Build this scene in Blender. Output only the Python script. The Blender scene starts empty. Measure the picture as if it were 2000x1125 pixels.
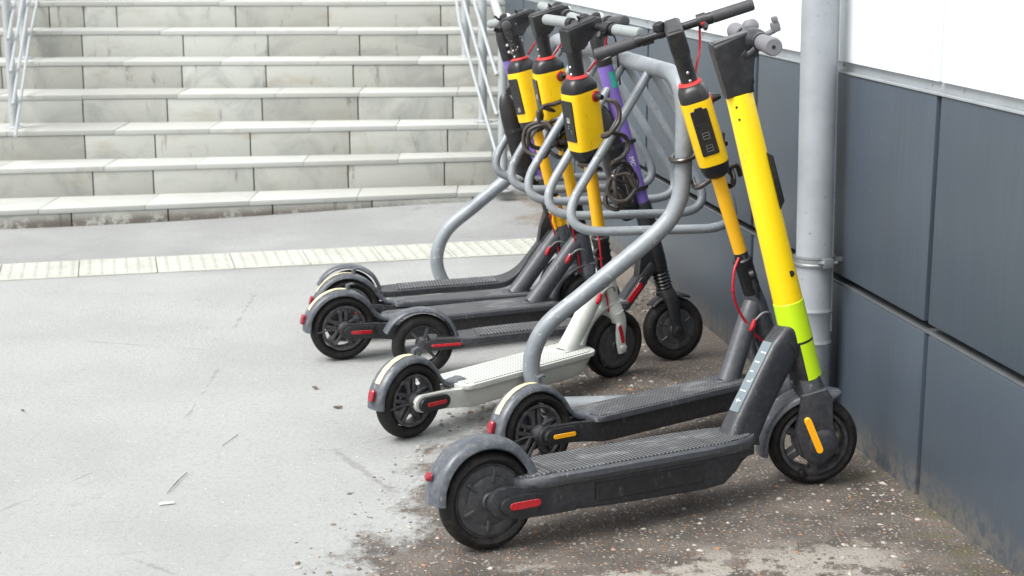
import bpy, bmesh, math, random
from mathutils import Vector, Matrix, noise as mnoise
R = math.radians
random.seed(7)
SC = bpy.context.scene
COL = SC.collection

# ------------------------------------------------------------------ camera, sky, sun, exposure
cam = bpy.data.objects.new("camera", bpy.data.cameras.new("camera"))
COL.objects.link(cam)
cam.location = (0, 0, 1.4)
cam.rotation_euler = (R(90 - 12.812), 0, 0)
cam.data.sensor_width = 36
cam.data.lens = 55.8
cam.data.clip_end = 500
cam.data.clip_start = 0.05
cam.data.dof.use_dof = True
cam.data.dof.focus_distance = 4.15
cam.data.dof.aperture_fstop = 7.0
SC.camera = cam

SUN_EL, SUN_AZ = 55, 238        # azimuth: direction the light comes from, clockwise from +Y
world = bpy.data.worlds.new("World")
SC.world = world
world.use_nodes = True
wn = world.node_tree.nodes
wl = world.node_tree.links
for n_ in list(wn): wn.remove(n_)
sky = wn.new("ShaderNodeTexSky")
sky.sky_type = 'NISHITA'
sky.sun_disc = False
sky.sun_elevation = R(SUN_EL)
sky.sun_rotation = R(SUN_AZ)
sky.air_density = 1.0
sky.dust_density = 3.0
hs = wn.new("ShaderNodeHueSaturation")
hs.inputs['Saturation'].default_value = 0.10
bgn = wn.new("ShaderNodeBackground")
bgn.inputs['Strength'].default_value = 0.135
wo = wn.new("ShaderNodeOutputWorld")
wl.new(sky.outputs[0], hs.inputs['Color'])
wl.new(hs.outputs[0], bgn.inputs['Color'])
wl.new(bgn.outputs[0], wo.inputs['Surface'])

sl = bpy.data.lights.new("sun", 'SUN')
sl.energy = 1.7
sl.angle = R(30)
sl.color = (1.0, 0.97, 0.93)
so = bpy.data.objects.new("sun", sl)
COL.objects.link(so)
so.rotation_euler = (R(90 - SUN_EL), 0, R(180 - SUN_AZ))
so.location = (-3, -3, 8)

SC.view_settings.view_transform = 'Standard'
SC.view_settings.look = 'None'
SC.view_settings.gamma = 1
SC.view_settings.use_curve_mapping = False
SC.view_settings.exposure = 1.0

# ------------------------------------------------------------------ materials
def srgb(r, g, b):
    f = lambda c: (c/255/12.92) if c/255 <= .04045 else ((c/255+.055)/1.055)**2.4
    return (f(r), f(g), f(b), 1)

class NT:
    def __init__(s, name):
        s.m = bpy.data.materials.new(name); s.m.use_nodes = True
        s.n = s.m.node_tree.nodes; s.l = s.m.node_tree.links
        s.b = s.n['Principled BSDF']
        s.tc = s.n.new('ShaderNodeTexCoord')
        s._co = s.tc.outputs['Object']
    def world(s):
        g = s.n.new('ShaderNodeNewGeometry'); s._co = g.outputs['Position']; return s
    def co(s, scale=None):
        if scale is None: return s._co
        mp = s.n.new('ShaderNodeMapping'); s.l.new(s._co, mp.inputs[0]); mp.inputs['Scale'].default_value = scale
        return mp.outputs[0]
    def noise(s, scale, detail=4, rough=.55, dist=0, st=None):
        t = s.n.new('ShaderNodeTexNoise'); s.l.new(s.co(st), t.inputs['Vector'])
        t.inputs['Scale'].default_value = scale; t.inputs['Detail'].default_value = detail
        t.inputs['Roughness'].default_value = rough; t.inputs['Distortion'].default_value = dist
        return t.outputs['Fac']
    def voro(s, scale, out='Distance', feat='F1', st=None, rnd=1):
        t = s.n.new('ShaderNodeTexVoronoi'); t.feature = feat; s.l.new(s.co(st), t.inputs['Vector'])
        t.inputs['Scale'].default_value = scale; t.inputs['Randomness'].default_value = rnd
        return t.outputs[out]
    def ramp(s, fac, a, b, c0=0., c1=1., smooth=True):
        m = s.n.new('ShaderNodeMapRange'); m.interpolation_type = 'SMOOTHSTEP' if smooth else 'LINEAR'
        s.l.new(fac, m.inputs[0]); m.inputs[1].default_value = a; m.inputs[2].default_value = b
        m.inputs[3].default_value = c0; m.inputs[4].default_value = c1
        return m.outputs[0]
    def math(s, op, a, b=None):
        m = s.n.new('ShaderNodeMath'); m.operation = op
        for i, v in enumerate((a, b)):
            if v is None: continue
            if isinstance(v, (int, float)): m.inputs[i].default_value = v
            else: s.l.new(v, m.inputs[i])
        return m.outputs[0]
    def mix(s, fac, a, b, mode='MIX'):
        m = s.n.new('ShaderNodeMix'); m.data_type = 'RGBA'; m.blend_type = mode
        for sock, v in ((m.inputs[0], fac), (m.inputs[6], a), (m.inputs[7], b)):
            if isinstance(v, (int, float, tuple)): sock.default_value = v
            else: s.l.new(v, sock)
        return m.outputs[2]
    def sep(s):
        x = s.n.new('ShaderNodeSeparateXYZ'); s.l.new(s._co, x.inputs[0]); return x.outputs
    def bump(s, h, strength=.3, dist=.002, prev=None):
        b = s.n.new('ShaderNodeBump'); b.inputs['Strength'].default_value = strength; b.inputs['Distance'].default_value = dist
        s.l.new(h, b.inputs['Height'])
        if prev: s.l.new(prev, b.inputs['Normal'])
        return b.outputs[0]
    def done(s, color=None, rough=None, metal=0, normal=None, spec=None, coat=0):
        for k, v in (('Base Color', color), ('Roughness', rough), ('Normal', normal), ('Metallic', metal), ('Specular IOR Level', spec), ('Coat Weight', coat)):
            if v is None: continue
            if isinstance(v, (int, float, tuple)): s.b.inputs[k].default_value = v
            else: s.l.new(v, s.b.inputs[k])
        return s.m

def plain(name, c, rough=.45, metal=0, grime=.35, gs=14, scuff=.0, scuffc=(.5, .5, .48, 1), bump=.06, bs=350, spec=None, coat=0, dust=0.):
    t = NT(name)
    dark = (c[0]*.6, c[1]*.6, c[2]*.6, 1)
    col = t.mix(t.math('MULTIPLY', t.ramp(t.noise(gs, 5, .65), .42, .72), grime), c, dark)
    if dust:
        col = t.mix(t.math('MULTIPLY', t.ramp(t.noise(gs*2.3, 6, .7), .40, .70), dust), col, (.33, .32, .30, 1))
    if scuff:
        sc = t.math('MULTIPLY', t.ramp(t.noise(60, 3, .6, st=(1, 1, .25)), .66, .70), scuff)
        col = t.mix(sc, col, scuffc)
    rg = t.math('ADD', t.math('MULTIPLY', t.noise(gs*1.7, 4), .25), rough - .12)
    return t.done(col, rg, metal, t.bump(t.noise(bs, 3), bump, .001), spec, coat)

M = {}
M['frame_grey'] = plain('frame_grey', srgb(66, 69, 75), .40, 0, .15, 30, .35, (.32, .33, .34, 1), dust=.10)
M['frame_white'] = plain('frame_white', srgb(190, 193, 188), .45, 0, .32, 24, .45, (.25, .22, .18, 1))
M['black_plastic'] = plain('black_plastic', srgb(29, 30, 33), .42, 0, .3, 20, .15, (.3, .3, .3, 1), dust=.04)
M['black_soft'] = plain('black_soft', srgb(24, 24, 27), .36, 0, .3, 20, 0, dust=.03)
M['charcoal'] = plain('charcoal', srgb(42, 44, 49), .38, 0, .15, 30, .2, (.3, .3, .31, 1), dust=.07)
M['deck_dark'] = plain('deck_dark', srgb(36, 37, 41), .5, 0, .2, 30, .2, (.3, .3, .31, 1), dust=.06)
M['fender_grey'] = plain('fender_grey', srgb(70, 75, 83), .36, 0, .15, 30, .4, (.45, .46, .48, 1), dust=.22)
M['yellow_paint'] = plain('yellow_paint', srgb(250, 212, 0), .32, 0, .10, 9, .3, (.30, .22, .02, 1), coat=.3, bump=.02)
M['yellow_amber'] = plain('yellow_amber', srgb(238, 178, 28), .38, 0, .12, 18, .22, (.25, .13, .02, 1), bump=.03)
M['yellow_pack'] = plain('yellow_pack', srgb(244, 198, 12), .36, 0, .15, 13, .3, (.28, .16, .02, 1), bump=.03)
M['lime'] = plain('lime', srgb(190, 226, 24), .3, 0, .05, 6, 0, bump=.02)
M['purple'] = plain('purple', srgb(122, 98, 178), .4, 0, .15, 12, .1, (.6, .55, .75, 1))
M['teal'] = plain('teal', srgb(52, 168, 152), .4, 0, .3, 30)
M['red'] = plain('red', srgb(172, 20, 34), .25, 0, .2, 40, 0, coat=.5)
M['tail_red'] = plain('tail_red', srgb(142, 30, 46), .25, 0, .2, 40, 0, coat=.5)
M['red_rubber'] = plain('red_rubber', srgb(196, 52, 50), .5, 0, .15, 30)
M['amber_reflector'] = plain('amber_reflector', srgb(250, 176, 10), .22, 0, .1, 60, coat=.5)
M['wire_red'] = plain('wire_red', srgb(168, 24, 36), .4)
M['wire_grey'] = plain('wire_grey', srgb(120, 122, 120), .45)
M['cable'] = plain('cable', srgb(50, 42, 37), .3, 0, .3, 40, coat=.5)
M['grip_pale'] = plain('grip_pale', srgb(140, 146, 146), .65, 0, .3, 30, bump=.5, bs=260)
M['grip_grey'] = plain('grip_grey', srgb(112, 112, 116), .6, 0, .25, 40)
M['grip_dark'] = plain('grip_dark', srgb(60, 60, 63), .6, 0, .3, 30, bump=.6, bs=220)
M['label_black'] = plain('label_black', srgb(34, 34, 36), .3, 0, .3, 25, .25, (.3, .3, .3, 1))
M['print_grey'] = plain('print_grey', srgb(120, 120, 120), .5)
M['label_white'] = plain('label_white', srgb(215, 215, 212), .5)
M['sticker_cream'] = plain('sticker_cream', srgb(206, 194, 156), .5, 0, .3, 60, .3, (.3, .3, .3, 1))
M['strip_pale'] = plain('strip_pale', srgb(108, 120, 126), .35, 0, .4, 25, .5, (.75, .76, .76, 1))
M['rim_dark'] = plain('rim_dark', srgb(66, 66, 70), .4, .1, .4, 30, .2, (.35, .33, .3, 1), dust=.2)
M['motor_black'] = plain('motor_black', srgb(56, 57, 60), .45, 0, .25, 25, .1, (.3, .3, .3, 1), dust=.12)
M['steel'] = plain('steel', srgb(190, 192, 194), .3, .9, .3, 30)
M['stainless'] = plain('stainless', srgb(170, 174, 176), .32, .25, .1, 10, bump=0)
M['galvanised'] = plain('galvanised', srgb(160, 164, 166), .42, .8, .4, 40)
M['joint_dark'] = plain('joint_dark', srgb(16, 17, 20), .8)
M['trim'] = plain('trim', srgb(160, 166, 170), .35, .2, .4, 5)
M['alu_strip'] = plain('alu_strip', srgb(120, 124, 128), .4, .5, .4, 9)
M['panel_white'] = plain('panel_white', srgb(240, 247, 250), .35, 0, .03, 2, bump=.0)
M['rack_paint'] = None
M['cigarette'] = plain('cigarette', srgb(222, 220, 214), .8)
M['twig'] = plain('twig', srgb(84, 76, 66), .9)
M['leaf'] = plain('leaf', srgb(104, 94, 80), .9)

def m_tyre():
    t = NT('tyre')
    c = t.mix(t.ramp(t.noise(18, 5, .7), .45, .72), srgb(22, 21, 21), srgb(46, 42, 39))
    h = t.voro(120, st=(1, .45, 1))
    return t.done(c, .68, 0, t.bump(h, .6, .002), .35)
M['tyre'] = m_tyre()

def m_mat(name, base, dot, wear):
    t = NT(name)
    v = t.voro(92, st=(1, 1, .0001), rnd=.0)
    d = t.ramp(v, .20, .40, 1, 0)
    c = t.mix(d, base, dot)
    c = t.mix(t.math('MULTIPLY', t.ramp(t.noise(16, 6, .75, st=(.5, 1, 1)), .48, .74), .45), c, wear)
    return t.done(c, .62, 0, t.bump(d, .8, .002))
M['mat_grey'] = m_mat('mat_grey', srgb(48, 49, 52), srgb(116, 118, 120), srgb(158, 160, 162))
M['mat_white'] = m_mat('mat_white', srgb(196, 199, 194), srgb(110, 116, 116), srgb(206, 207, 204))

def m_rack():
    t = NT('rack_paint')
    c = t.mix(t.ramp(t.noise(7, 6, .6), .4, .7), srgb(140, 146, 151), srgb(116, 122, 128))
    c = t.mix(t.math('MULTIPLY', t.ramp(t.noise(45, 3, .6), .66, .69), .6), c, srgb(192, 196, 196))
    c = t.mix(t.math('MULTIPLY', t.ramp(t.noise(22, 5, .7), .64, .70), .5), c, srgb(98, 96, 92))
    return t.done(c, .42, .1, t.bump(t.noise(70, 5), .35, .003), .5)
M['rack_paint'] = m_rack()
def m_pipe():
    t = NT('pipe_paint')
    c = t.mix(t.ramp(t.noise(5, 5, .6), .4, .75), srgb(146, 151, 156), srgb(130, 135, 141))
    z = t.sep()[2]
    low = t.math('MULTIPLY', t.ramp(z, .1, .3, 1, 0), t.ramp(t.noise(30, 6, .7), .4, .65))
    c = t.mix(low, c, srgb(126, 128, 128))
    c = t.mix(t.math('MULTIPLY', t.ramp(t.noise(70, 2, .5), .70, .72), .7), c, srgb(110, 112, 116))
    return t.done(c, .4, .05, t.bump(t.noise(16, 3), .1, .004))
M['pipe_paint'] = m_pipe()

def m_panel():
    t = NT('panel_dark')
    oc = t._co
    streak = t.noise(9, 5, .6, st=(14, 14, .5))
    fine = t.noise(40, 4, .7, st=(12, 12, .35))
    c = t.mix(t.ramp(streak, .35, .7), srgb(75, 85, 96), srgb(80, 90, 101))
    c = t.mix(t.math('MULTIPLY', t.ramp(fine, .5, .75), .10), c, srgb(108, 118, 128))
    t.world(); z = t.sep()[2]
    dirt = t.math('MULTIPLY', t.ramp(z, .0, .12, 1, 0), t.ramp(t.noise(26, 6, .75), .38, .6))
    c = t.mix(t.math('MULTIPLY', dirt, .8), c, srgb(126, 120, 110))
    spl = t.math('MULTIPLY', t.ramp(t.noise(110, 2, .5), .74, .76), .4)
    c = t.mix(spl, c, srgb(150, 156, 160))
    return t.done(c, t.ramp(fine, .3, .7, .34, .38), .25, t.bump(fine, .015, .001), .5)
M['panel_dark'] = m_panel()

def m_stone():
    t = NT('stone').world()
    a = t.n.new('ShaderNodeAttribute'); a.attribute_name = 'tint'
    c = t.mix(a.outputs['Fac'], srgb(180, 182, 176), srgb(154, 154, 147))
    c = t.mix(t.math('MULTIPLY', t.ramp(t.noise(3.2, 6, .65, 1.0), .45, .68), .55), c, srgb(128, 131, 128))
    c = t.mix(t.math('MULTIPLY', t.ramp(t.noise(4.5, 5, .6, st=(1, 1, 2.2)), .54, .74), .4), c, srgb(150, 138, 118))
    c = t.mix(t.math('MULTIPLY', t.ramp(t.noise(11, 6, .75, st=(1, 1, .3)), .60, .70), .6), c, srgb(96, 86, 76))
    c = t.mix(t.math('MULTIPLY', t.ramp(t.noise(55, 3), .55, .8), .12), c, srgb(214, 216, 214))
    c = t.mix(t.math('MULTIPLY', t.math('MULTIPLY', t.ramp(t.noise(30, 4, .6, st=(1, 1, .12)), .60, .68), t.ramp(t.noise(3.5, 3), .50, .62)), .55), c, srgb(104, 92, 78))
    z = t.sep()[2]
    low = t.math('MULTIPLY', t.ramp(z, .015, .07, 1, 0), t.ramp(t.noise(7, 6, .75), .42, .52))
    c = t.mix(t.math('MULTIPLY', low, .8), c, srgb(82, 72, 64))
    return t.done(c, .85, 0, t.bump(t.noise(90, 5), .2, .003))
M['stone'] = m_stone()
def m_tread():
    t = NT('tread_stone').world()
    a = t.n.new('ShaderNodeAttribute'); a.attribute_name = 'tint'
    c = t.mix(a.outputs['Fac'], srgb(174, 176, 172), srgb(160, 161, 156))
    c = t.mix(t.math('MULTIPLY', t.ramp(t.noise(5, 6, .7, 1.0), .52, .74), .6), c, srgb(150, 146, 136))
    return t.done(c, .8, 0, t.bump(t.noise(90, 5), .15, .003))
M['tread_stone'] = m_tread()
M['joint_stain'] = plain('joint_stain', srgb(92, 82, 70), .9)

def m_tactile():
    t = NT('tactile').world()
    c = t.mix(t.ramp(t.noise(4, 5, .65), .4, .7), srgb(173, 174, 166), srgb(160, 161, 153))
    c = t.mix(t.math('MULTIPLY', t.ramp(t.noise(30, 5, .7), .5, .75), .4), c, srgb(146, 145, 132))
    return t.done(c, .8, 0, t.bump(t.noise(150, 4), .15, .002))
M['tactile'] = m_tactile()

WB, WD, WN = Vector((1.009, 3.848, 0)), Vector((-.1826, .9832, 0)).normalized(), None
WN = Vector((WD.y, -WD.x, 0))          # points into the wall

def m_ground():
    t = NT('asphalt').world()
    x, y, z = t.sep()
    # distance from the wall foot (positive on the pavement side) and position along it
    dist = t.math('ADD', t.math('ADD', t.math('MULTIPLY', x, -WN.x), t.math('MULTIPLY', y, -WN.y)), WB.dot(WN))
    along = t.math('ADD', t.math('ADD', t.math('MULTIPLY', x, WD.x), t.math('MULTIPLY', y, WD.y)), -WB.dot(WD))
    lim = t.ramp(along, -.3, 2.3, 1.48, .22, smooth=False)
    e = t.math('SUBTRACT', dist, lim)
    e = t.math('ADD', e, t.math('MULTIPLY', t.math('SUBTRACT', t.noise(2.6, 9, .78), .5), 1.15))
    e = t.math('ADD', e, t.math('MULTIPLY', t.math('SUBTRACT', t.noise(24, 4, .7), .5), .16))
    worn = t.ramp(e, -.09, .06, 1, 0)                     # exposed aggregate near the wall
    # pale cement-washed asphalt
    pale = t.mix(t.ramp(t.noise(1.6, 6, .6), .35, .7), srgb(159, 161, 160), srgb(150, 152, 151))
    pale = t.mix(t.math('MULTIPLY', t.ramp(t.noise(60, 6, .8), .48, .68), .5), pale, srgb(128, 127, 123))
    pale = t.mix(t.math('MULTIPLY', t.ramp(t.noise(7, 6, .75), .58, .72), .35), pale, srgb(126, 121, 114))
    pale = t.mix(t.math('MULTIPLY', t.ramp(t.voro(46), .10, .18, 1, 0), t.ramp(t.noise(20, 3), .52, .62)), pale, srgb(184, 184, 180))
    pale = t.mix(t.math('MULTIPLY', t.ramp(t.voro(28), .05, .09, 1, 0), t.ramp(t.noise(9, 3), .56, .66)), pale, srgb(84, 82, 79))
    pale = t.mix(t.math('MULTIPLY', t.ramp(t.noise(210, 3, .7), .50, .66), .30), pale, srgb(112, 112, 110))
    ck = t.voro(1.1, out='Distance', feat='DISTANCE_TO_EDGE')
    ck = t.math('MULTIPLY', t.ramp(t.math('ADD', ck, t.math('MULTIPLY', t.math('SUBTRACT', t.noise(9, 6, .7), .5), .05)), .0, .006, 1, 0), t.ramp(t.noise(1.7, 2), .52, .6))
    pale = t.mix(t.math('MULTIPLY', ck, .35), pale, srgb(92, 90, 86))
    # darker strip beyond the tactile paving
    far = t.math('MULTIPLY', t.ramp(along, 2.85, 3.05), t.ramp(t.noise(1.3, 5, .6), .25, .65))
    pale = t.mix(t.math('MULTIPLY', far, .45), pale, srgb(112, 112, 112))
    # aggregate
    v = t.n.new('ShaderNodeTexVoronoi'); t.l.new(t._co, v.inputs['Vector']); v.inputs['Scale'].default_value = 84
    hsv = t.n.new('ShaderNodeSeparateColor'); t.l.new(v.outputs['Color'], hsv.inputs[0])
    peb = t.math('MULTIPLY', t.ramp(v.outputs['Distance'], .25, .40, 1, 0), t.ramp(hsv.outputs[0], .25, .34))
    v2 = t.n.new('ShaderNodeTexVoronoi'); t.l.new(t._co, v2.inputs['Vector']); v2.inputs['Scale'].default_value = 190
    hs2 = t.n.new('ShaderNodeSeparateColor'); t.l.new(v2.outputs['Color'], hs2.inputs[0])
    peb2 = t.math('MULTIPLY', t.ramp(v2.outputs['Distance'], .25, .40, 1, 0), t.ramp(hs2.outputs[0], .5, .6))
    base = t.mix(t.ramp(t.noise(6, 6, .75), .38, .66), srgb(78, 73, 69), srgb(110, 103, 96))
    base = t.mix(t.math('MULTIPLY', t.ramp(t.noise(2.2, 4, .6), .5, .7), .6), base, srgb(92, 84, 77))
    pc = t.mix(hsv.outputs[1], srgb(124, 114, 104), srgb(176, 170, 162))
    pc = t.mix(t.ramp(hsv.outputs[2], .84, .92), pc, srgb(150, 112, 84))
    dk = t.mix(t.math('MULTIPLY', peb2, .6), base, pc)
    dk = t.mix(t.math('MULTIPLY', peb, .85), dk, pc)
    # pale sandy patches washed over the aggregate
    sand = t.ramp(t.noise(2.6, 8, .75, .2), .50, .54)
    near = t.math('MULTIPLY', t.ramp(along, -.24, -.40), t.ramp(dist, .12, .3))
    dk = t.mix(t.math('MULTIPLY', t.math('MULTIPLY', sand, near), .85), dk, srgb(158, 153, 145))
    dusty = t.math('MULTIPLY', t.ramp(along, 1.0, 2.1), .55)
    dk = t.mix(dusty, dk, srgb(142, 132, 120))
    # moss along the wall foot
    mo = t.math('MULTIPLY', t.ramp(dist, .02, .26, 1, 0), t.ramp(t.noise(11, 6, .75), .48, .66))
    mo = t.math('MULTIPLY', mo, t.ramp(along, 1.2, .6))
    dk = t.mix(t.math('MULTIPLY', mo, .6), dk, srgb(88, 90, 56))
    # worn aggregate blended into the pale asphalt
    c = t.mix(worn, pale, dk)
    # cracks and worn hollows
    br = t.math('MULTIPLY', t.ramp(t.noise(16, 7, .8), .61, .66), t.ramp(e, -.1, .55, .9, .1))
    c = t.mix(t.math('MULTIPLY', br, .55), c, srgb(74, 68, 62))
    h = t.math('ADD', t.math('MULTIPLY', t.math('ADD', peb, t.math('MULTIPLY', peb2, .5)), worn), t.math('MULTIPLY', t.noise(80, 6, .75), .9))
    rough = t.ramp(worn, 0, 1, .88, .62)
    return t.done(c, rough, 0, t.bump(h, .8, .006), .4)
M['asphalt'] = m_ground()

# ------------------------------------------------------------------ mesh builder
def V(*a): return Vector(a)

def spline(pts, n=8):
    """Catmull-Rom through pts"""
    P = [Vector(p) for p in pts]
    P = [P[0]*2 - P[1]] + P + [P[-1]*2 - P[-2]]
    out = []
    for i in range(1, len(P) - 2):
        p0, p1, p2, p3 = P[i-1:i+3]
        for k in range(n):
            t = k/n
            out.append(.5*((2*p1) + (p2-p0)*t + (2*p0-5*p1+4*p2-p3)*t*t + (3*p1-p0-3*p2+p3)*t**3))
    out.append(P[-2].copy())
    return out

def fillet(pts, rad, n=7):
    """polyline with rounded corners; rad a number or a list per inner corner"""
    P = [Vector(p) for p in pts]
    out = [P[0]]
    for i in range(1, len(P)-1):
        r = rad[i-1] if isinstance(rad, (list, tuple)) else rad
        a, b = (P[i-1]-P[i]), (P[i+1]-P[i])
        la, lb = a.length, b.length
        a.normalize(); b.normalize()
        ang = a.angle(b)
        d = min(r/math.tan(ang/2), la*.499, lb*.499)
        s, e = P[i]+a*d, P[i]+b*d
        for k in range(n+1):
            t = k/n
            out.append((1-t)**2*s + 2*t*(1-t)*P[i] + t*t*e)
    out.append(P[-1])
    return out

class B:
    def __init__(s): s.bm = bmesh.new(); s.tint = s.bm.faces.layers.float.new('tint'); s.tv = 0.
    def face(s, vs):
        try:
            f = s.bm.faces.new(vs); f[s.tint] = s.tv; return f
        except ValueError: return None
    def loft(s, secs, cap=True, closed=True):
        rings = [[s.bm.verts.new(p) for p in sec] for sec in secs]
        n = len(rings[0])
        fs = []
        for a, b in zip(rings, rings[1:]):
            for i in range(n if closed else n-1):
                j = (i+1) % n
                fs.append(s.face((a[i], a[j], b[j], b[i])))
        if cap and closed:
            fs.append(s.face(list(reversed(rings[0])))); fs.append(s.face(rings[-1]))
        return rings
    def ring_loft(s, secs):
        rings = [[s.bm.verts.new(p) for p in sec] for sec in secs]
        n, m = len(rings[0]), len(rings)
        for k in range(m):
            a, b = rings[k], rings[(k+1) % m]
            for i in range(n):
                j = (i+1) % n
                s.face((a[i], a[j], b[j], b[i]))
    def tube(s, pts, r, n=12, cap=True, ry=None, ref=None):
        P = [Vector(p) for p in pts]
        N = len(P)
        T = []
        for i in range(N):
            d = (P[min(i+1, N-1)] - P[max(i-1, 0)])
            T.append(d.normalized() if d.length > 1e-9 else Vector((0, 0, 1)))
        if ref is None:
            ref = Vector((0, 1, 0)) if abs(T[0].y) < .9 else Vector((0, 0, 1))
        u = (Vector(ref) - T[0]*T[0].dot(Vector(ref))).normalized()
        secs = []
        for i in range(N):
            if i:
                q = T[i-1].rotation_difference(T[i]); u = q @ u
                u = (u - T[i]*T[i].dot(u)).normalized()
            w = T[i].cross(u)
            rr = r[i] if isinstance(r, (list, tuple)) else r
            r2 = (ry[i] if isinstance(ry, (list, tuple)) else ry) if ry is not None else rr
            secs.append([P[i] + u*math.cos(2*math.pi*k/n)*rr + w*math.sin(2*math.pi*k/n)*r2 for k in range(n)])
        s.loft(secs, cap)
        return s
    def cyl(s, a, b, r, n=20, r2=None, bev=0.):
        a, b = Vector(a), Vector(b); r2 = r if r2 is None else r2
        if bev:
            d = (b-a).normalized()
            return s.tube([a, a+d*bev*.3, a+d*bev, b-d*bev, b-d*bev*.3, b], [r-bev, r-bev*.3, r, r2, r2-bev*.3, r2-bev], n)
        return s.tube([a, b], [r, r2], n)
    def box(s, c, size, bev=0., rot=None, seg=2):
        c = Vector(c); sx, sy, sz = [q/2 for q in size]
        m = (rot.to_4x4() if rot is not None else Matrix.Identity(4))
        vs = [s.bm.verts.new(c + (m @ Vector((x*sx, y*sy, z*sz)))) for x in (-1, 1) for y in (-1, 1) for z in (-1, 1)]
        idx = [(0, 1, 3, 2), (4, 6, 7, 5), (0, 4, 5, 1), (2, 3, 7, 6), (0, 2, 6, 4), (1, 5, 7, 3)]
        fs = [s.face([vs[i] for i in f]) for f in idx]
        if bev: s._bev(fs, bev, seg)
        return s
    def _bev(s, fs, bev, seg=2):
        es = list({e for f in fs if f for e in f.edges})
        r = bmesh.ops.bevel(s.bm, geom=es, offset=bev, segments=seg, affect='EDGES', profile=.6, clamp_overlap=True)
        for f in r['faces']: f[s.tint] = s.tv
    def prism(s, poly, a, b, axis='y', bev=0., seg=2):
        """2-D outline extruded along an axis: 'y' outline is (x,z); 'z' outline is (x,y); 'x' outline is (y,z)"""
        def mk(p, h):
            return Vector((p[0], h, p[1])) if axis == 'y' else (Vector((p[0], p[1], h)) if axis == 'z' else Vector((h, p[0], p[1])))
        A = [s.bm.verts.new(mk(p, a)) for p in poly]; Bv = [s.bm.verts.new(mk(p, b)) for p in poly]
        n = len(poly)
        fs = [s.face(A), s.face(list(reversed(Bv)))]
        for i in range(n):
            j = (i+1) % n
            fs.append(s.face((A[i], Bv[i], Bv[j], A[j])))
        if bev: s._bev(fs[:2], bev, seg)
        return s
    def lathe(s, prof, c=(0, 0, 0), axis='y', n=40, closed=True):
        """prof: list of (radius, height along axis); closed ring profile, or open from axis to axis"""
        c = Vector(c)
        def P(r, h, a):
            ca, sa = math.cos(a)*r, math.sin(a)*r
            return c + (Vector((ca, h, sa)) if axis == 'y' else (Vector((ca, sa, h)) if axis == 'z' else Vector((h, ca, sa))))
        if closed:
            secs = [[P(r, h, 2*math.pi*k/n) for r, h in prof] for k in range(n)]
            s.ring_loft(secs)
        else:
            secs = [[P(max(r, 1e-5), h, 2*math.pi*k/n) for k in range(n)] for r, h in prof]
            s.loft(secs, cap=True)
        return s
    def build(s, name, mat, parent=None, loc=None, smooth=35, mtx=None):
        bmesh.ops.remove_doubles(s.bm, verts=s.bm.verts, dist=1e-6)
        bmesh.ops.recalc_face_normals(s.bm, faces=s.bm.faces)
        me = bpy.data.meshes.new(name)
        s.bm.to_mesh(me); s.bm.free()
        me.materials.append(M[mat] if isinstance(mat, str) else mat)
        if smooth:
            me.polygons.foreach_set('use_smooth', [True]*len(me.polygons))
            me.set_sharp_from_angle(angle=R(smooth))
        o = bpy.data.objects.new(name, me); COL.objects.link(o)
        if parent is not None: o.parent = parent
        if mtx is not None: o.matrix_local = mtx
        if loc is not None: o.location = loc
        return o

def tag(o, label=None, cat=None, group=None, kind=None):
    for k, v in (('label', label), ('category', cat), ('group', group), ('kind', kind)):
        if v: o[k] = v
    return o
def empty(name, loc, rot=(0, 0, 0), sc=1.):
    o = bpy.data.objects.new(name, None); COL.objects.link(o)
    o.location = loc; o.rotation_euler = rot; o.scale = (sc, sc, sc); o.empty_display_size = .1
    return o
def copy_obj(o, parent=None):
    c = o.copy(); COL.objects.link(c); c.parent = parent
    return c

def rrect(hx, hy, r, n=5, cx=0, cy=0):
    out = []
    for (sx, sy, a0) in ((1, 1, 0), (-1, 1, 90), (-1, -1, 180), (1, -1, 270)):
        for k in range(n+1):
            a = R(a0 + 90*k/n)
            out.append((cx + sx*(hx-r) + r*math.cos(a), cy + sy*(hy-r) + r*math.sin(a)))
    return out
def capsule(p, q, r, n=6):
    """2-D capsule outline between p and q"""
    a = math.atan2(q[1]-p[1], q[0]-p[0])
    out = []
    for k in range(n*2+1): out.append((q[0] + r*math.cos(a - math.pi/2 + math.pi*k/(2*n)), q[1] + r*math.sin(a - math.pi/2 + math.pi*k/(2*n))))
    for k in range(n*2+1): out.append((p[0] + r*math.cos(a + math.pi/2 + math.pi*k/(2*n)), p[1] + r*math.sin(a + math.pi/2 + math.pi*k/(2*n))))
    return out
def sel(a, b, e, n=28, cx=0, cy=0):
    out = []
    for k in range(n):
        t = 2*math.pi*k/n; c, s_ = math.cos(t), math.sin(t)
        out.append((cx + a*math.copysign(abs(c)**(2/e), c), cy + b*math.copysign(abs(s_)**(2/e), s_)))
    return out

def text_mesh(body, size, name, mat, parent, mtx, ext=.0006):
    cu = bpy.data.curves.new(name, 'FONT'); cu.body = body; cu.size = size; cu.extrude = ext
    cu.align_x = 'CENTER'; cu.align_y = 'CENTER'
    tmp = bpy.data.objects.new('tmp', cu); COL.objects.link(tmp)
    dg = bpy.context.evaluated_depsgraph_get()
    me = bpy.data.meshes.new_from_object(tmp.evaluated_get(dg))
    bpy.data.objects.remove(tmp); bpy.data.curves.remove(cu)
    me.materials.clear(); me.materials.append(M[mat])
    o = bpy.data.objects.new(name, me); COL.objects.link(o); o.parent = parent; o.matrix_local = mtx
    return o

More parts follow.
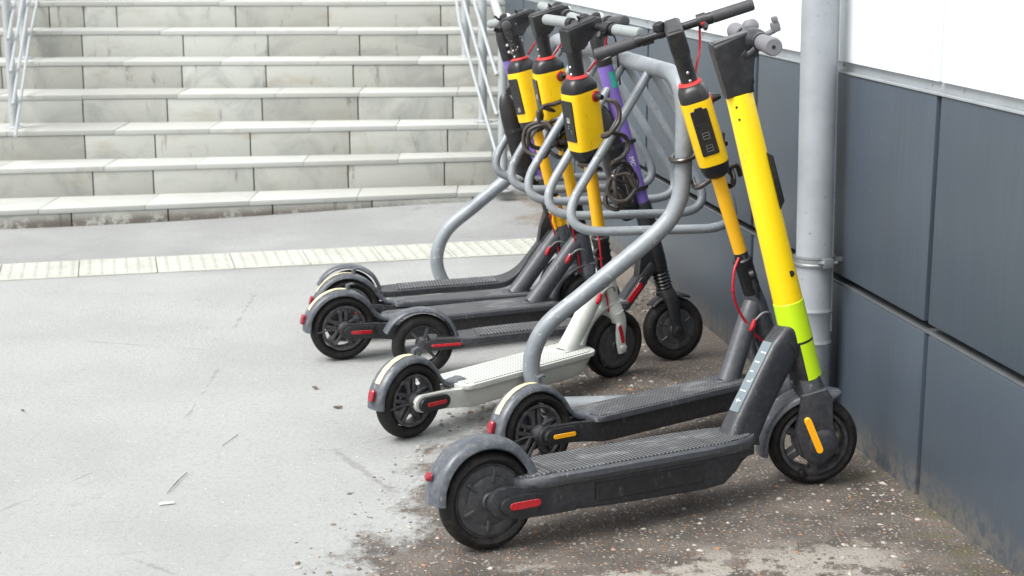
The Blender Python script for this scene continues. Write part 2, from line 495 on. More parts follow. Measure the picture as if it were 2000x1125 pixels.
# ------------------------------------------------------------------ ground, wall, steps
def smooth01(a, b, v):
    t = max(0, min(1, (v-a)/(b-a))); return t*t*(3-2*t)
def ground_z(x, y):
    if y > 6.95 and y < 12 and x > -4 and x < 2:
        return .045*smooth01(6.95, 8.1, y)*smooth01(-2.2, -.1, x)
    return 0.
b = B()
xs = [-60, -25, -10, -5] + [-4 + .2*i for i in range(31)] + [3, 6, 15, 60]
ys = [-40, -15, -5, 0] + [1 + .2*i for i in range(56)] + [14, 18, 30, 80]
grid = [[b.bm.verts.new((x, y, ground_z(x, y))) for y in ys] for x in xs]
for i in range(len(xs)-1):
    for j in range(len(ys)-1):
        b.face((grid[i][j], grid[i+1][j], grid[i+1][j+1], grid[i][j+1]))
tag(b.build('ground', 'asphalt'), kind='structure')

# tactile paving: one row of blister slabs crossing towards the wall
b = B()
p0, p1 = Vector((-2.125, 6.432, 0)), Vector((.1725, 7.007, 0))
ed = (p1-p0).normalized(); en = Vector((-ed.y, ed.x, 0))
rot = Matrix(((ed.x, en.x, 0), (ed.y, en.y, 0), (0, 0, 1)))
TS = .318
for k in range(-6, 9):
    c = p0 + ed*(k*TS + .16)
    if (c - WB).dot(WN) > -.17: continue
    dz = ground_z(c.x, c.y) + random.uniform(-.0012, .0012)
    b.box((c.x, c.y, dz - .008), (TS-.0035, .325, .03), .002, rot, 1)
    for i in range(6):
        for j in range(6):
            q = c + ed*((i-2.5)*.05) + en*((j-2.5)*.052)
            b.lathe([(.016, 0), (.0135, .003), (.010, .0045), (.0, .0048)], (q.x, q.y, dz + .0065), 'z', 8, closed=False)
tag(b.build('tactile_paving', 'tactile'), kind='structure')

# facade wall
wall = empty('facade_wall', WB, (0, 0, math.atan2(WD.y, WD.x)))
tag(wall, 'building wall clad in dark slate grey metal panels below white panels', 'wall')
# local x runs along the wall away from the camera, local y points away from the wall (pavement side)
W0, W1 = -5.3, 8.6
b = B(); b.box(((W0+W1)/2, -.16, 2.0), (W1-W0, .22, 4.4)); b.build('backing', 'joint_dark', wall)
joints = [-.06 + 1.307*k for k in range(-4, 8)]
proto = None
def panel(x0, x1, z0, z1, mat, name, yf=.0, th=.045, bev=.006):
    b = B(); b.box(((x1-x0)/2, yf - th/2, (z1-z0)/2), (x1-x0, th, z1-z0), bev, None, 2)
    return b.build(name, mat, wall, loc=(x0, 0, z0))
for x0, x1 in zip(joints, joints[1:]):
    g = .0115
    panel(x0+g, x1-g, -.05, .423, 'panel_dark', 'cladding_panel')
    panel(x0+g, x1-g, .451, 1.008, 'panel_dark', 'cladding_panel', yf=.003)
    panel(x0+.006, x1-.006, 1.04, 2.35, 'panel_white', 'white_panel', yf=.004)
    panel(x0+.006, x1-.006, 2.36, 3.9, 'panel_white', 'white_panel', yf=.004)
b = B()
b.box(((W0+W1)/2, -.018, 1.012), (W1-W0, .05, .006), .001)
b.box(((W0+W1)/2, -.022, 1.0275), (W1-W0, .028, .025), .002)
for x0 in joints[:-1]:
    for f in (.06, .62, 1.20):
        b.lathe([(.0045, 0), (.004, .003), (0, .0032)], (x0+f, -.008, 1.03), 'y', 8, closed=False)
b.build('ledge_flashing', 'trim', wall)
b = B()
for x0 in joints: b.box((x0, -.034, 2.47), (.03, .05, 2.86), 0)
b.build('joint_cover', 'alu_strip', wall)
b = B(); b.box(((W0+W1)/2, -.028, .4265), (W1-W0, .05, .007), .001); b.build('joint_strip', 'alu_strip', wall)

# stairs
stairs = empty('stone_staircase', (-1.2, 7.6, 0))
tag(stairs, 'wide weathered grey granite block staircase rising behind the scooters', 'stairs')
NOSE = [((-2.310, 7.432), (-.259, 7.939)), ((-2.40, 7.775), (-.262, 8.16)), ((-2.476, 8.054), (-.269, 8.352)),
        ((-2.51, 8.41), (-.275, 8.60)), ((-2.53, 8.76), (-.2835, 8.86)), ((-2.6, 9.08), (-.29, 9.16)), ((-2.65, 9.38), (-.295, 9.47)),
        ((-2.7, 9.68), (-.3, 9.78)), ((-2.7, 10.0), (-.3, 10.1))]
Z1, HS = .09, .1474
def nose_pt(k, x):
    (x0, y0), (x1, y1) = NOSE[k]
    return Vector((x, y0 + (y1-y0)*(x-x0)/(x1-x0), Z1 + k*HS))
XL = -3.6
def xr(k):   # right end at the wall
    p = nose_pt(k, 0.)
    return WB.x + (p.y - WB.y)*WD.x/WD.y + .03
J0 = [-2.02, -1.55, -1.07, -.59]
JOINTS = [[-2.6, -2.11, -1.67, -1.18, -.70, -.2], [-3.1, -2.09, -1.80, -1.31, -.84, -.35, .02], [-2.9, -2.19, -1.84, -1.36, -.85, -.34, .01],
          [-3.0, -2.28, -1.84, -1.34, -.83, -.32], [-2.8, -2.36, -1.82, -1.36, -.88, -.38], [-2.9, -2.44, -1.87, -1.39, -.87, -.37],
          [-2.7, -2.5, -2.31, -1.62, -1.08, -.42], [-2.9, -2.4, -1.9, -1.4, -.9, -.4], [-2.9, -2.3, -1.8, -1.3, -.8, -.3]]
for k in range(len(NOSE)):
    X1 = xr(k)
    last = k == len(NOSE)-1
    b = B(); bt = B(); bj = B()
    cuts = [XL] + [j for j in JOINTS[k]] + [X1]
    for x0, x1 in zip(cuts, cuts[1:]):
        if x1 - x0 < .05: continue
        b.tv = random.uniform(0, 1)
        g = .003
        a, c = nose_pt(k, x0+g), nose_pt(k, x1-g)
        o1 = random.uniform(0, .004)
        zb = (Z1 + (k-1)*HS - .012) if k else -.12
        A = [Vector((a.x, a.y+.003+o1*.5, zb)), Vector((c.x, c.y+.003+o1*.5, zb)), Vector((c.x, c.y+.3, zb)), Vector((a.x, a.y+.3, zb))]
        T = [Vector((p.x, p.y, a.z-.024)) for p in A]
        vs = [b.bm.verts.new(p) for p in A+T]
        fs = [b.face([vs[i] for i in f]) for f in ((0, 3, 2, 1), (4, 5, 6, 7), (0, 1, 5, 4), (1, 2, 6, 5), (2, 3, 7, 6), (3, 0, 4, 7))]
        b._bev(fs, .004, 2)
    # tread slabs with a small nosing
    x = XL
    while x < X1 - .02:
        x2 = min(X1, x + random.uniform(.42, .56))
        bt.tv = random.random()
        a, c = nose_pt(k, x+.0007), nose_pt(k, x2-.0007)
        if last: d, e = Vector((c.x, 16, c.z)), Vector((a.x, 16, a.z))
        else:
            d, e = nose_pt(k+1, x2-.002), nose_pt(k+1, x+.002)
            d.z = e.z = a.z; d.y += .03; e.y += .03
        dz = random.uniform(-.0015, .0015)
        lo = [Vector((p.x, p.y, p.z-.024+dz)) for p in (a, c, d, e)]
        hi = [Vector((p.x, p.y, p.z+dz)) for p in (a, c, d, e)]
        vs = [bt.bm.verts.new(p) for p in lo+hi]
        fs = [bt.face([vs[i] for i in f]) for f in ((0, 3, 2, 1), (4, 5, 6, 7), (0, 1, 5, 4), (1, 2, 6, 5), (2, 3, 7, 6), (3, 0, 4, 7))]
        bt._bev(fs, .0025, 2)
        x = x2
    st = b.build('step', 'stone', stairs, loc=None)
    st.matrix_local = Matrix.Translation(-stairs.location)
    tr = bt.build('tread', 'tread_stone', st)
    # dark mortar core seen in the joints between the blocks
    a, c = nose_pt(k, XL+.01), nose_pt(k, X1-.01)
    zb = (Z1 + (k-1)*HS - .02) if k else -.12
    vs = [bj.bm.verts.new(p) for p in (Vector((a.x, a.y+.020, zb)), Vector((c.x, c.y+.020, zb)), Vector((c.x, c.y+.2, zb)), Vector((a.x, a.y+.2, zb)),
                                       Vector((a.x, a.y+.020, a.z-.03)), Vector((c.x, c.y+.020, a.z-.03)), Vector((c.x, c.y+.2, a.z-.03)), Vector((a.x, a.y+.2, a.z-.03)))]
    for f in ((0, 3, 2, 1), (4, 5, 6, 7), (0, 1, 5, 4), (1, 2, 6, 5), (2, 3, 7, 6), (3, 0, 4, 7)): bj.face([vs[i] for i in f])
    bj.build('mortar', 'joint_stain', st)

# handrails
def handrail(posts, rails, tops, label, lower_ext, upper_ext):
    h = empty('handrail', posts[0]); tag(h, label, 'handrail', 'stainless handrails of the staircase')
    o = Vector(posts[0])
    for p in posts:
        p = Vector(p)
        bb = B(); bb.cyl(p-o, p-o+V(0, 0, tops), .0235, 18)
        bb.lathe([(.05, 0), (.05, .004), (.03, .012), (.0215, .014), (.0, .014)], p-o, 'z', 24, closed=False)
        bb.build('post', 'stainless', h)
    P = [Vector(p) - o for p in posts]
    d0 = (P[1]-P[0]); d1 = (P[-1]-P[-2])
    off = V(-.034, 0, 0) if 'right' in label else V(.034, 0, 0)
    for r_ in rails:
        pts = [P[0]-d0*lower_ext+V(0, 0, r_)+off, P[0]+V(0, 0, r_)+off] + [q+V(0, 0, r_)+off for q in P[1:]] + [P[-1]+d1*upper_ext+V(0, 0, r_)+off]
        bb = B(); bb.tube(pts, .0088, 12)
        for q in P:
            bb.cyl(q+V(0, 0, r_), q+V(0, 0, r_)+off, .006, 8)
        bb.build('rail', 'stainless', h)
    pts = [P[0]-d0*(lower_ext+.06)+V(0, 0, tops+.02), P[0]+V(0, 0, tops+.02)] + [q+V(0, 0, tops+.02) for q in P[1:]] + [P[-1]+d1*upper_ext+V(0, 0, tops+.02)]
    bb = B(); bb.tube(pts, .021, 16); bb.build('hand_bar', 'stainless', h)
    return h
handrail([(-.047, 7.99, .09), (-.156, 8.47, .385), (-.262, 9.05, .680), (-.33, 9.65, .974)], [.2, .4, .6], .80,
         'stainless steel stair handrail on the right beside the panelled wall', .04, .6)
handrail([(-2.575, 8.20, .385), (-2.735, 8.98, .680), (-2.84, 9.65, .974)], [.12, .28, .44, .60], .80,
         'stainless steel stair handrail on the left at the edge of the photo', .42, .6)

# downpipe with brackets
pipe = empty('downpipe', (.846, 4.300, 0)); pipe.rotation_euler = (R(-2.0), R(-.7), 0)
tag(pipe, 'pale grey metal rain downpipe standing against the dark panelled wall', 'downpipe')
b = B()
prof = [(.0485, .0), (.0485, .255), (.051, .262), (.053, .268), (.051, .274), (.0495, .28), (.0495, .345), (.052, .352), (.054, .358), (.052, .364), (.0505, .37), (.0505, 3.6)]
b.lathe(list(prof) , (0, 0, 0), 'z', 40, closed=False)
b.tube([V(.046, -.021, .3), V(.046, -.021, 3.5)], .0028, 6)
b.build('pipe', 'pipe_paint', pipe)
def bracket(z):
    b = B(); b.lathe([(.0535, -.013), (.0575, -.013), (.0575, -.008), (.0555, -.006), (.0555, .006), (.0575, .008), (.0575, .013), (.0535, .013)], (0, 0, z), 'z', 40)
    d = V(.9832, .1826, 0); s_ = V(-.1826, .9832, 0)
    for sgn in (1, -1):
        c = d*.012 + s_*sgn*.068
        b.box((c.x, c.y, z), (.028, .022, .026), .002, Matrix.Rotation(R(10.5), 3, 'Z'))
        b.cyl(V(c.x, c.y, z)-d*.028, V(c.x, c.y, z)+d*.028, .0045, 8)
        b.cyl(V(c.x, c.y, z)-d*.022, V(c.x, c.y, z)-d*.014, .008, 6)
    c = d*.055
    b.box((c.x+.04, c.y, z), (.09, .012, .012), 0, Matrix.Rotation(R(10.5), 3, 'Z'))
    b.build('bracket', 'galvanised', pipe)
bracket(.50); bracket(2.6)

# ------------------------------------------------------------------ bicycle rack
RA = Vector((.160, 4.485, 0)); RE = Vector((math.cos(R(8)), math.sin(R(8)), 0)); RD = Vector((-.222, .975, 0)).normalized()
RA_POST = RA + RE*.336
rack = empty('bicycle_rack', RA); tag(rack, 'grey painted tubular bicycle rack with hanging wheel loops', 'bicycle rack')
def rp(u, z, t=0.): return RE*u + RD*t + V(0, 0, z)
prof_lo = [(.56, .026), (.0, .026), (-.072, .05), (-.105, .15), (-.066, .262), (.055, .365), (.265, .538), (.322, .62), (.336, .70)]
nearp = spline([rp(u, z) for u, z in prof_lo], 8)
LEN = 1.56
farp = spline([rp(u, z, LEN) for u, z in prof_lo], 8)
ZR = .985
top = fillet([nearp[-1], rp(.336, ZR), rp(.336, ZR+.008, LEN), farp[-1]], .20, 14)
b = B(); b.tube(nearp[:-1] + top + list(reversed(farp[:-1])), .0255, 18)
b.build('main_tube', 'rack_paint', rack)
for t in (.165, .44, .715, .965, 1.22):
    tt = t + .15
    pts = [rp(.336-.006, ZR-.012, tt), rp(.0, .512, t), rp(.60, .512, t), rp(.336+.006, ZR-.012, tt)]
    b = B(); b.tube(fillet(pts, .085, 12), .0142, 14); b.build('wheel_loop', 'rack_paint', rack)

# ------------------------------------------------------------------ scooter parts
def tyre(parent, r, mtx, w=.027, name='tyre', ra=.0185):
    b = B(); a = ra
    prof = []
    for k in range(16):
        t = 2*math.pi*k/16
        c, s_ = math.cos(t), math.sin(t)
        prof.append((r - a + a*c*(1 if c > 0 else .8), w*s_*1.05))
    b.lathe(prof, n=56)
    return b.build(name, 'tyre', parent, mtx=mtx)
def spoke_rim(parent, r, mtx, n=5, mat='rim_dark'):
    b = B()
    b.lathe([(r, -.021), (r, .021), (r-.007, .022), (r-.010, .018), (r-.010, -.018), (r-.007, -.022)], n=48)
    b.lathe([(0, -.034), (.013, -.034), (.016, -.03), (.022, -.026), (.022, .026), (.016, .03), (.013, .034), (0, .034)], n=24, closed=False)
    for k in range(n):
        a = 2*math.pi*k/n + .3
        for s_ in (-1, 1):
            m = Matrix.Rotation(-a, 3, 'Y')
            c = m @ V((r+.012)/2, 0, s_*.0095)
            b.box(c, (r-.018, .028, .0115), .0025, m, 1)
    b.lathe([(.026, .010), (.05, .010), (.05, .0125), (.026, .0125)], n=32)
    return b.build('rim', mat, parent, mtx=mtx)
def motor_hub(parent, r, mtx, ribs=False):
    b = B()
    b.lathe([(0, -.029), (.018, -.029), (.022, -.025), (r*.62, -.024), (r*.66, -.0225), (r*.70, -.024), (r*.92, -.022), (r*.95, -.018), (r*.98, -.018), (r, -.021), (r, .021), (r*.95, .018), (r*.6, .024), (.02, .026), (0, .026)], n=56, closed=False)
    for k in range(6):
        a = 2*math.pi*k/6 + .35
        m = Matrix.Rotation(-a, 3, 'Y')
        if ribs: b.box(m @ V(r*.67, -.0255, 0), (r*.32, .006, .008), .0015, m, 1)
        b.lathe([(.0052, -.0275), (.0045, -.029), (.0025, -.029), (.0, -.0275)], m @ V(r*.80, .003, 0), n=10, closed=False)
    return b.build('hub', 'motor_black', parent, mtx=mtx)
def wheel(root, r, center, mtx, kind, name):
    """kind: spoke / motor / motor_rib; returns the wheel part (tyre) with a rim or hub below it"""
    m = mtx @ Matrix.Translation(center)
    ty = tyre(root, r, m, name=name)
    I = Matrix.Identity(4)
    rr = r - .0345
    if kind == 'spoke': spoke_rim(ty, rr, I)
    else: motor_hub(ty, rr, I, kind == 'motor_rib')
    return ty
def fender(root, path, w, depth, mat, name, mtx=None, th=.0035, taper=None):
    """path: (x,z) points in the wheel plane; arched shell of half width w"""
    P = [Vector((p[0], 0, p[1])) for p in spline([(p[0], p[1], 0) for p in path], 6)] if False else [Vector((q.x, 0, q.y)) for q in spline([(p[0], p[1], 0) for p in path], 6)]
    N = len(P); secs = []
    for i in range(N):
        t = (P[min(i+1, N-1)]-P[max(i-1, 0)]).normalized()
        nrm = Vector((-t.z, 0, t.x))           # outward when the path runs from the rear over the top: flipped below
        if nrm.z < 0 and abs(t.x) > .3: nrm = -nrm
        if i: nrm = nrm if nrm.dot(prev) > 0 else -nrm
        prev = nrm
        f = i/(N-1)
        ww = w*(taper(f) if taper else 1)
        dd = depth*(taper(f) if taper else 1)
        out, inn = [], []
        for k in range(11):
            a = math.pi*k/10
            y = math.cos(a)*ww
            h = -dd*(1-math.sin(a)**.6)
            out.append(P[i] + V(0, y, 0) + nrm*h)
            inn.append(P[i] + V(0, y*(1-th/w), 0) + nrm*(h-th))
        secs.append(out + list(reversed(inn)))
    b = B(); b.loft(secs)
    return b.build(name, mat, root, mtx=mtx, smooth=50)

def side_marker(root, p, q, y, rad, col, name='side_reflector', cover='black_plastic', thin=.30):
    b = B(); b.prism(capsule(p, q, rad), y, y-.014, 'y', .004, 2)
    c = b.build(name, cover, root)
    d = (Vector(q)-Vector(p)); 
    p2 = (p[0]+d.x*.12, p[1]+d.y*.12); q2 = (q[0]-d.x*.02, q[1]-d.y*.02)
    b = B(); b.prism(capsule(p2, q2, rad*thin, 3), y-.010, y-.0155, 'y', .001, 1)
    b.build('reflector', col, c)
    return c

def steer_matrix(x0, tilt, steer):
    """x0: where the steering axis meets the ground"""
    return Matrix.Translation((x0, 0, 0)) @ Matrix.Rotation(-tilt, 4, 'Y') @ Matrix.Rotation(steer, 4, 'Z')

def helix(axis_pts, rad, turns, n=22, phase=0., flat=.55):
    P = spline(axis_pts, 12); N = int(turns*n)
    out = []
    for i in range(N+1):
        f = i/N*(len(P)-1); k = min(int(f), len(P)-2); c = P[k].lerp(P[k+1], f-k)
        t = (P[k+1]-P[k]).normalized()
        u = V(1, 0, 0) - t*t.x; u.normalize(); w = t.cross(u)
        rr = rad(i/N) if callable(rad) else rad
        a = phase + 2*math.pi*i/n
        out.append(c + u*math.cos(a)*rr + w*math.sin(a)*rr*flat)
    return out

def messy_coil(c, rad, turns, seed, facing=(0, -1, 0), spread=.03, n=14, start=0.):
    rr = random.Random(seed); out = []
    u0, w0 = V(1, 0, 0), V(0, 0, 1)
    cur = V(0, 0, 0); tilt1 = tilt2 = 0.
    ctl = []
    N = int(turns*5)
    for i in range(N):
        if i % 5 == 0:
            q = rad*rr.uniform(.75, 1.2); off = V(rr.uniform(-1, 1)*spread, rr.uniform(-1, 1)*spread*.7, rr.uniform(-1, 1)*spread*.8)
            t1, t2 = rr.uniform(-.9, .9), rr.uniform(-.5, .5)
            m = Matrix.Rotation(t1, 3, 'Z') @ Matrix.Rotation(t2, 3, 'X')
        a = start + 2*math.pi*i/5
        ctl.append(Vector(c) + off + m @ V(math.cos(a)*q, 0, math.sin(a)*q))
    return spline(ctl, 7)

def battery_pack(root, S, z0, z1, label, half=(.053, .042), plate='left', words=None):
    """on the stem in steering space (z along the axis). Black end caps, yellow shell, label on the rear face, red collar"""
    L = z1 - z0
    def sec(z, f, e=3.4): return [V(p[0], p[1], z) for p in sel(half[0]*f, half[1]*f, e, 36)]
    b = B(); b.loft([sec(z0+L*.17, 1.0), sec(z0+L*.20, 1.015), sec(z0+L*.78, 1.015), sec(z0+L*.825, 1.0)])
    pk = b.build('battery_pack', 'yellow_pack', root, mtx=S)
    b = B(); b.loft([sec(z0, .45, 2.4), sec(z0+L*.015, .62, 2.6), sec(z0+L*.05, .82, 3), sec(z0+L*.11, .95), sec(z0+L*.175, .99)]); b.build('end_cap', 'black_soft', pk)
    b = B(); b.loft([sec(z0+L*.82, .99), sec(z0+L*.88, .97), sec(z0+L*.935, .86, 3), sec(z0+L*.97, .70, 2.6), sec(z0+L*.985, .52, 2.4)]); b.build('end_cap', 'black_soft', pk)
    b = B(); b.lathe([(.030, z0+L*.965), (.033, z0+L*.98), (.030, z0+L*1.0), (.022, z0+L*1.005), (.0, z0+L*1.005)], axis='z', n=28, closed=False)
    b.build('collar', 'red_rubber', pk)
    # label plate on the rear face
    xf = -half[0]*1.015
    pw = half[1]*.56
    b = B(); b.prism(rrect(pw, L*.235, .005, 3, 0, z0+L*.52), xf+.004, xf-.0022, 'x', .0006, 1)
    pl = b.build('label_plate', 'label_black', pk)
    return pk, pl, xf
def cable_socket(pk, half, z):
    b = B(); b.lathe([(.0, -.005), (.0145, -.005), (.0165, -.004), (.0175, -.001), (.0178, .006), (.0, .006)], (half[0]*.52, -half[1]*1.0, z), 'y', 24, closed=False)
    b.build('cable_socket', 'red', pk)
    b = B(); b.lathe([(.0, -.028), (.0075, -.028), (.009, -.022), (.0125, -.006), (.0125, -.003), (.0, -.003)], (half[0]*.52, -half[1]*1.0, z), 'y', 18, closed=False)
    b.build('cable_plug', 'black_soft', pk)

def handlebar(root, S, z, xf, half, grip_mat, grip_len=.115, lever=True, bell=True, tube_r=.0115, grip_r=.0165, band=False):
    """bar along local y at forward offset xf"""
    b = B(); b.cyl((xf, -half+.01, z), (xf, half-.01, z), tube_r, 18)
    hb = b.build('handlebar', 'black_plastic', root, mtx=S)
    for s_ in (-1, 1):
        b = B()
        b.tube([V(xf, s_*(half-grip_len), z), V(xf, s_*(half-grip_len+.004), z), V(xf, s_*(half-.008), z), V(xf, s_*(half-.002), z), V(xf, s_*half, z)], [grip_r*.95, grip_r, grip_r*.98, grip_r*.94, grip_r*.7], 22)
        b.build('grip', grip_mat, hb)
        b = B(); b.tube([V(xf, s_*(half-grip_len-.02), z), V(xf, s_*(half-grip_len-.001), z)], [grip_r*.98, grip_r*1.02], 20)
        b.build('grip_collar', 'black_plastic', hb)
    if lever:
        y0 = half-grip_len-.035
        b = B(); b.box((xf+.012, y0, z-.006), (.034, .034, .026), .005)
        b.tube(spline([V(xf+.022, y0+.005, z-.010), V(xf+.046, y0+.03, z-.016), V(xf+.05, y0+.07, z-.022), V(xf+.046, y0+.12, z-.03), V(xf+.05, y0+.135, z-.034)], 6), .0065, 10, ry=.004)
        b.build('brake_lever', 'charcoal', hb)
    if bell:
        y0 = half-grip_len-.075
        b = B(); b.lathe([(0, .022), (.009, .021), (.016, .016), (.0185, .008), (.0185, .0), (.0, .0)], (xf+.004, y0, z+.012), 'z', 24, closed=False)
        b.box((xf+.004, y0, z+.002), (.026, .018, .028), .004)
        b.tube([V(xf-.012, y0-.006, z+.012), V(xf-.026, y0-.012, z+.03), V(xf-.03, y0-.012, z+.036)], [.004, .0045, .003], 8)
        b.build('bell', 'black_soft', hb)
    # thumb throttle on the right
    y0 = -(half-grip_len-.03)
    b = B(); b.tube([V(xf, y0-.013, z), V(xf, y0+.013, z)], .0205, 20)
    b.tube(spline([V(xf-.012, y0, z-.012), V(xf-.03, y0-.002, z-.014), V(xf-.044, y0-.006, z-.004)], 5), .006, 8, ry=.009)
    b.build('throttle', 'black_plastic', hb)
    if band:
        b = B(); b.box((xf-.018, y0, z-.004), (.006, .014, .01), .002); b.build('throttle_mark', 'red_rubber', hb)
    return hb

# ------------------------------------------------------------------ the commuter scooter with a battery pack on its stem
def commuter(name, label, loc, yaw, lean, steer, dx=0., frame='frame_grey', refl='red', front='spoke', grip='grip_pale', stem='yellow_amber',
             sc=1., clamp='black_plastic', fender_mat='fender_grey', mat='mat_grey', tilt=12.9, dtilt=0., hook=True, bow=0., sx=0.):
    root = empty(name, loc, (-R(lean), 0, R(yaw)), sc)
    tag(root, label, 'scooter', 'electric scooters parked at the rack')
    r = .11
    wb = .851 + dx
    tl = R(tilt + dtilt)
    x0 = .817 + dx + sx + .3*math.tan(R(tilt))
    S = steer_matrix(x0, tl, R(steer))
    ct = math.cos(tl)
    I = Matrix.Identity(4)
    wheel(root, r, (0, 0, r), I, 'spoke', 'rear_wheel')
    # deck body
    xf = .70 + dx
    b = B()
    plan = lambda x: .060 if x > .2 else .052
    secs = []
    for x, zl, zt, w in ((.135, .075, .118, .050), (.165, .062, .118, .056), (.20, .056, .118, .060), (xf-.10, .056, .118, .060), (xf-.055, .062, .118, .058), (xf-.01, .095, .118, .050), (xf, .110, .118, .044)):
        secs.append([V(x, y*w, z) for y, z in ((-1, zt), (-1, zl+.012), (-.9, zl+.002), (-.75, zl), (.75, zl), (.9, zl+.002), (1, zl+.012), (1, zt))])
    b.loft(secs)
    dk = b.build('deck', 'deck_dark' if frame == 'frame_grey' else frame, root)
    def outline(x0_, x1_, w, r0, r1, n=8):
        pts = []
        for k in range(n+1):
            a = R(-90*k/n); pts.append((x0_+r0-r0*math.cos(a), -w + r0 + r0*math.sin(a)*1 if False else 0))
        pts = []
        for cx, cy, a0, rr in ((x0_+r0, -w+r0, 180, r0), (x1_-r1, -w+r1, 270, r1), (x1_-r1, w-r1, 0, r1), (x0_+r0, w-r0, 90, r0)):
            for k in range(n+1):
                a = R(a0 + 90*k/n); pts.append((cx + rr*math.cos(a), cy + rr*math.sin(a)))
        return pts
    b = B(); b.prism(outline(.150, xf+.012, .073, .03, .045), .116, .130, 'z', .004, 2); b.build('deck_plate', frame, dk)
    b = B(); b.prism(outline(.168, xf-.002, .064, .03, .042), .1285, .1325, 'z', .001, 1); b.build('grip_mat', mat, dk)
    b = B(); b.prism(outline(xf-.12, xf-.02, .030, .028, .028), .130, .1355, 'z', .0015, 1); b.build('foot_pad', frame, dk)
    # rear arms
    for s_ in (-1, 1):
        b = B()
        poly = [(.0+.024*math.cos(R(a)), r-.002+.024*math.sin(R(a))) for a in range(90, 271, 15)] + [(.08, r-.032), (.13, .070), (.19, .058), (.19, .117), (.15, .122), (.12, .120), (.10, r+.018)]
        b.prism(poly, s_*.043, s_*.057, 'y', .003, 2)
        b.build('rear_arm', 'deck_dark' if frame == 'frame_grey' else frame, root)
    side_marker(root, (.004, r-.003), (.075, r-.006), -.058, .020, refl)
    b = B(); b.tube([V(-.095, -.030, .105), V(-.06, -.042, .115), V(-.012, -.046, r)], .0045, 8, ry=.003); b.build('fender_stay', 'black_plastic', root)
    # rear fender
    path = [(-.133, .108), (-.128, .150), (-.106, .190), (-.070, .222), (-.025, .238), (.02, .236), (.06, .218), (.092, .188), (.112, .158), (.135, .139), (.168, .136), (.20, .1375)]
    tp = lambda f: 1.0 if f < .55 else (1.0 - .25*math.sin(min(1, (f-.55)/.25)*math.pi/2)*(1-max(0, (f-.8)/.2)*.9))
    fd = fender(root, path, .032, .016, fender_mat, 'rear_fender', taper=tp)
    b = B(); b.loft([[V(-.134+dx_, y, z) for y, z in rrect(.010*k, .017*k, .008*k, 4, 0, .148)] for dx_, k in ((.004, 1), (-.0035, 1), (-.006, .8))])
    tl_ = b.build('tail_light', 'tail_red', fd, mtx=Matrix.Translation((0, 0, 0)) @ Matrix.Translation((-.134, 0, .148)) @ Matrix.Rotation(R(14), 4, 'Y') @ Matrix.Translation((.134, 0, -.148)))
    if hook:
        b = B(); b.cyl((.02, 0, .236), (.02, 0, .250), .008, 12); b.tube([V(.016, 0, .249), V(.034, 0, .253), V(.042, 0, .250)], [.008, .007, .004], 10, ry=[.004, .004, .003])
        b.build('fender_hook', fender_mat, fd)
    # cream sticker wrapped on the fender
    sp = [Vector((q.x, 0, q.y)) for q in spline([(p[0], p[1]+.0015, 0) for p in path[1:6]], 6)]
    secs = []
    for i in range(4, len(sp)-1):
        t = (sp[i+1]-sp[i-1]).normalized(); nrm = V(-t.z, 0, t.x)
        w_ = .0095*(1+.05*math.sin(i*1.3))
        secs.append([sp[i] + V(0, y, 0) + nrm*(.0004 - .016*(1-math.sin(math.acos(max(-1, min(1, y/.032))))**.6)) for y in (-w_, -w_*.5, 0, w_*.5, w_)])
    b = B(); b.loft(secs, False, False); st_ = b.build('sticker', 'sticker_cream', fd); 
    # down tube and head tube
    axx = lambda z: x0 - z*math.tan(tl)
    q0, q1 = V(xf-.072, 0, .122), V(axx(.345), 0, .345)
    pts = [q0.lerp(q1, k/10) for k in range(11)]
    pts[9] += V(.002, 0, .002)
    b = B(); b.tube(pts, [.034, .0325, .0315, .031, .031, .031, .031, .031, .031, .030, .027], 22, ry=[.030, .029, .0285, .028, .028, .028, .028, .028, .028, .027, .025], ref=(1, 0, 0))
    b.tube([V(axx(.19), 0, .19), V(axx(.20), 0, .20), V(axx(.25), 0, .25), V(axx(.33), 0, .33), V(axx(.365), 0, .365)], [.027, .031, .032, .031, .027], 22)
    dtb = b.build('down_tube', frame, root)
    b = B(); q = q0.lerp(q1, .66) + V(0, -.029, .006)
    b.tube([q+V(-.006, .004, -.012), q, q+V(.010, .002, .018)], [.006, .0085, .006], 10); b.build('cable_grommet', 'red', dtb)
    b = B(); b.tube(spline([q+V(.008, .0, .014), q+V(.03, -.012, .035), q+V(.06, -.010, .03), q+V(.085, .01, .0)], 6), .0032, 8); b.build('brake_hose', 'wire_grey', dtb)
    # folding clamp
    zz = lambda z: z/ct
    b = B(); b.tube([V(0, 0, zz(.352)), V(0, 0, zz(.36)), V(0, 0, zz(.452)), V(0, 0, zz(.456)), V(0, 0, zz(.466)), V(0, 0, zz(.47))], [.024, .0255, .0255, .028, .028, .024], 24)
    for k in range(4):
        for a in (-70, -110, -150, -30):
            c = V(.0255*math.cos(R(a)), .0255*math.sin(R(a)), zz(.372 + .022*k))
            b.lathe([(.0, -.002), (.0042, -.002), (.0042, .001), (.0, .001)], c, 'x' if abs(math.cos(R(a))) > .7 else 'y', 8, closed=False)
    cl = b.build('folding_clamp', clamp, root, mtx=S)
    b = B(); b.lathe([(.007, -.006), (.0135, -.006), (.0135, .006), (.007, .006)], (-.026, -.012, zz(.425)), 'y', 18)
    b.tube([V(-.03, -.012, zz(.36)), V(-.034, -.012, zz(.39)), V(-.028, -.012, zz(.415))], .006, 8)
    b.build('clamp_lever', clamp, cl)
    # stem below and above the pack
    b = B(); b.tube([V(0, 0, zz(.468)), V(0, 0, zz(.487))], [.0205, .0195], 22); b.build('stem_sleeve', 'black_plastic', root, mtx=S)
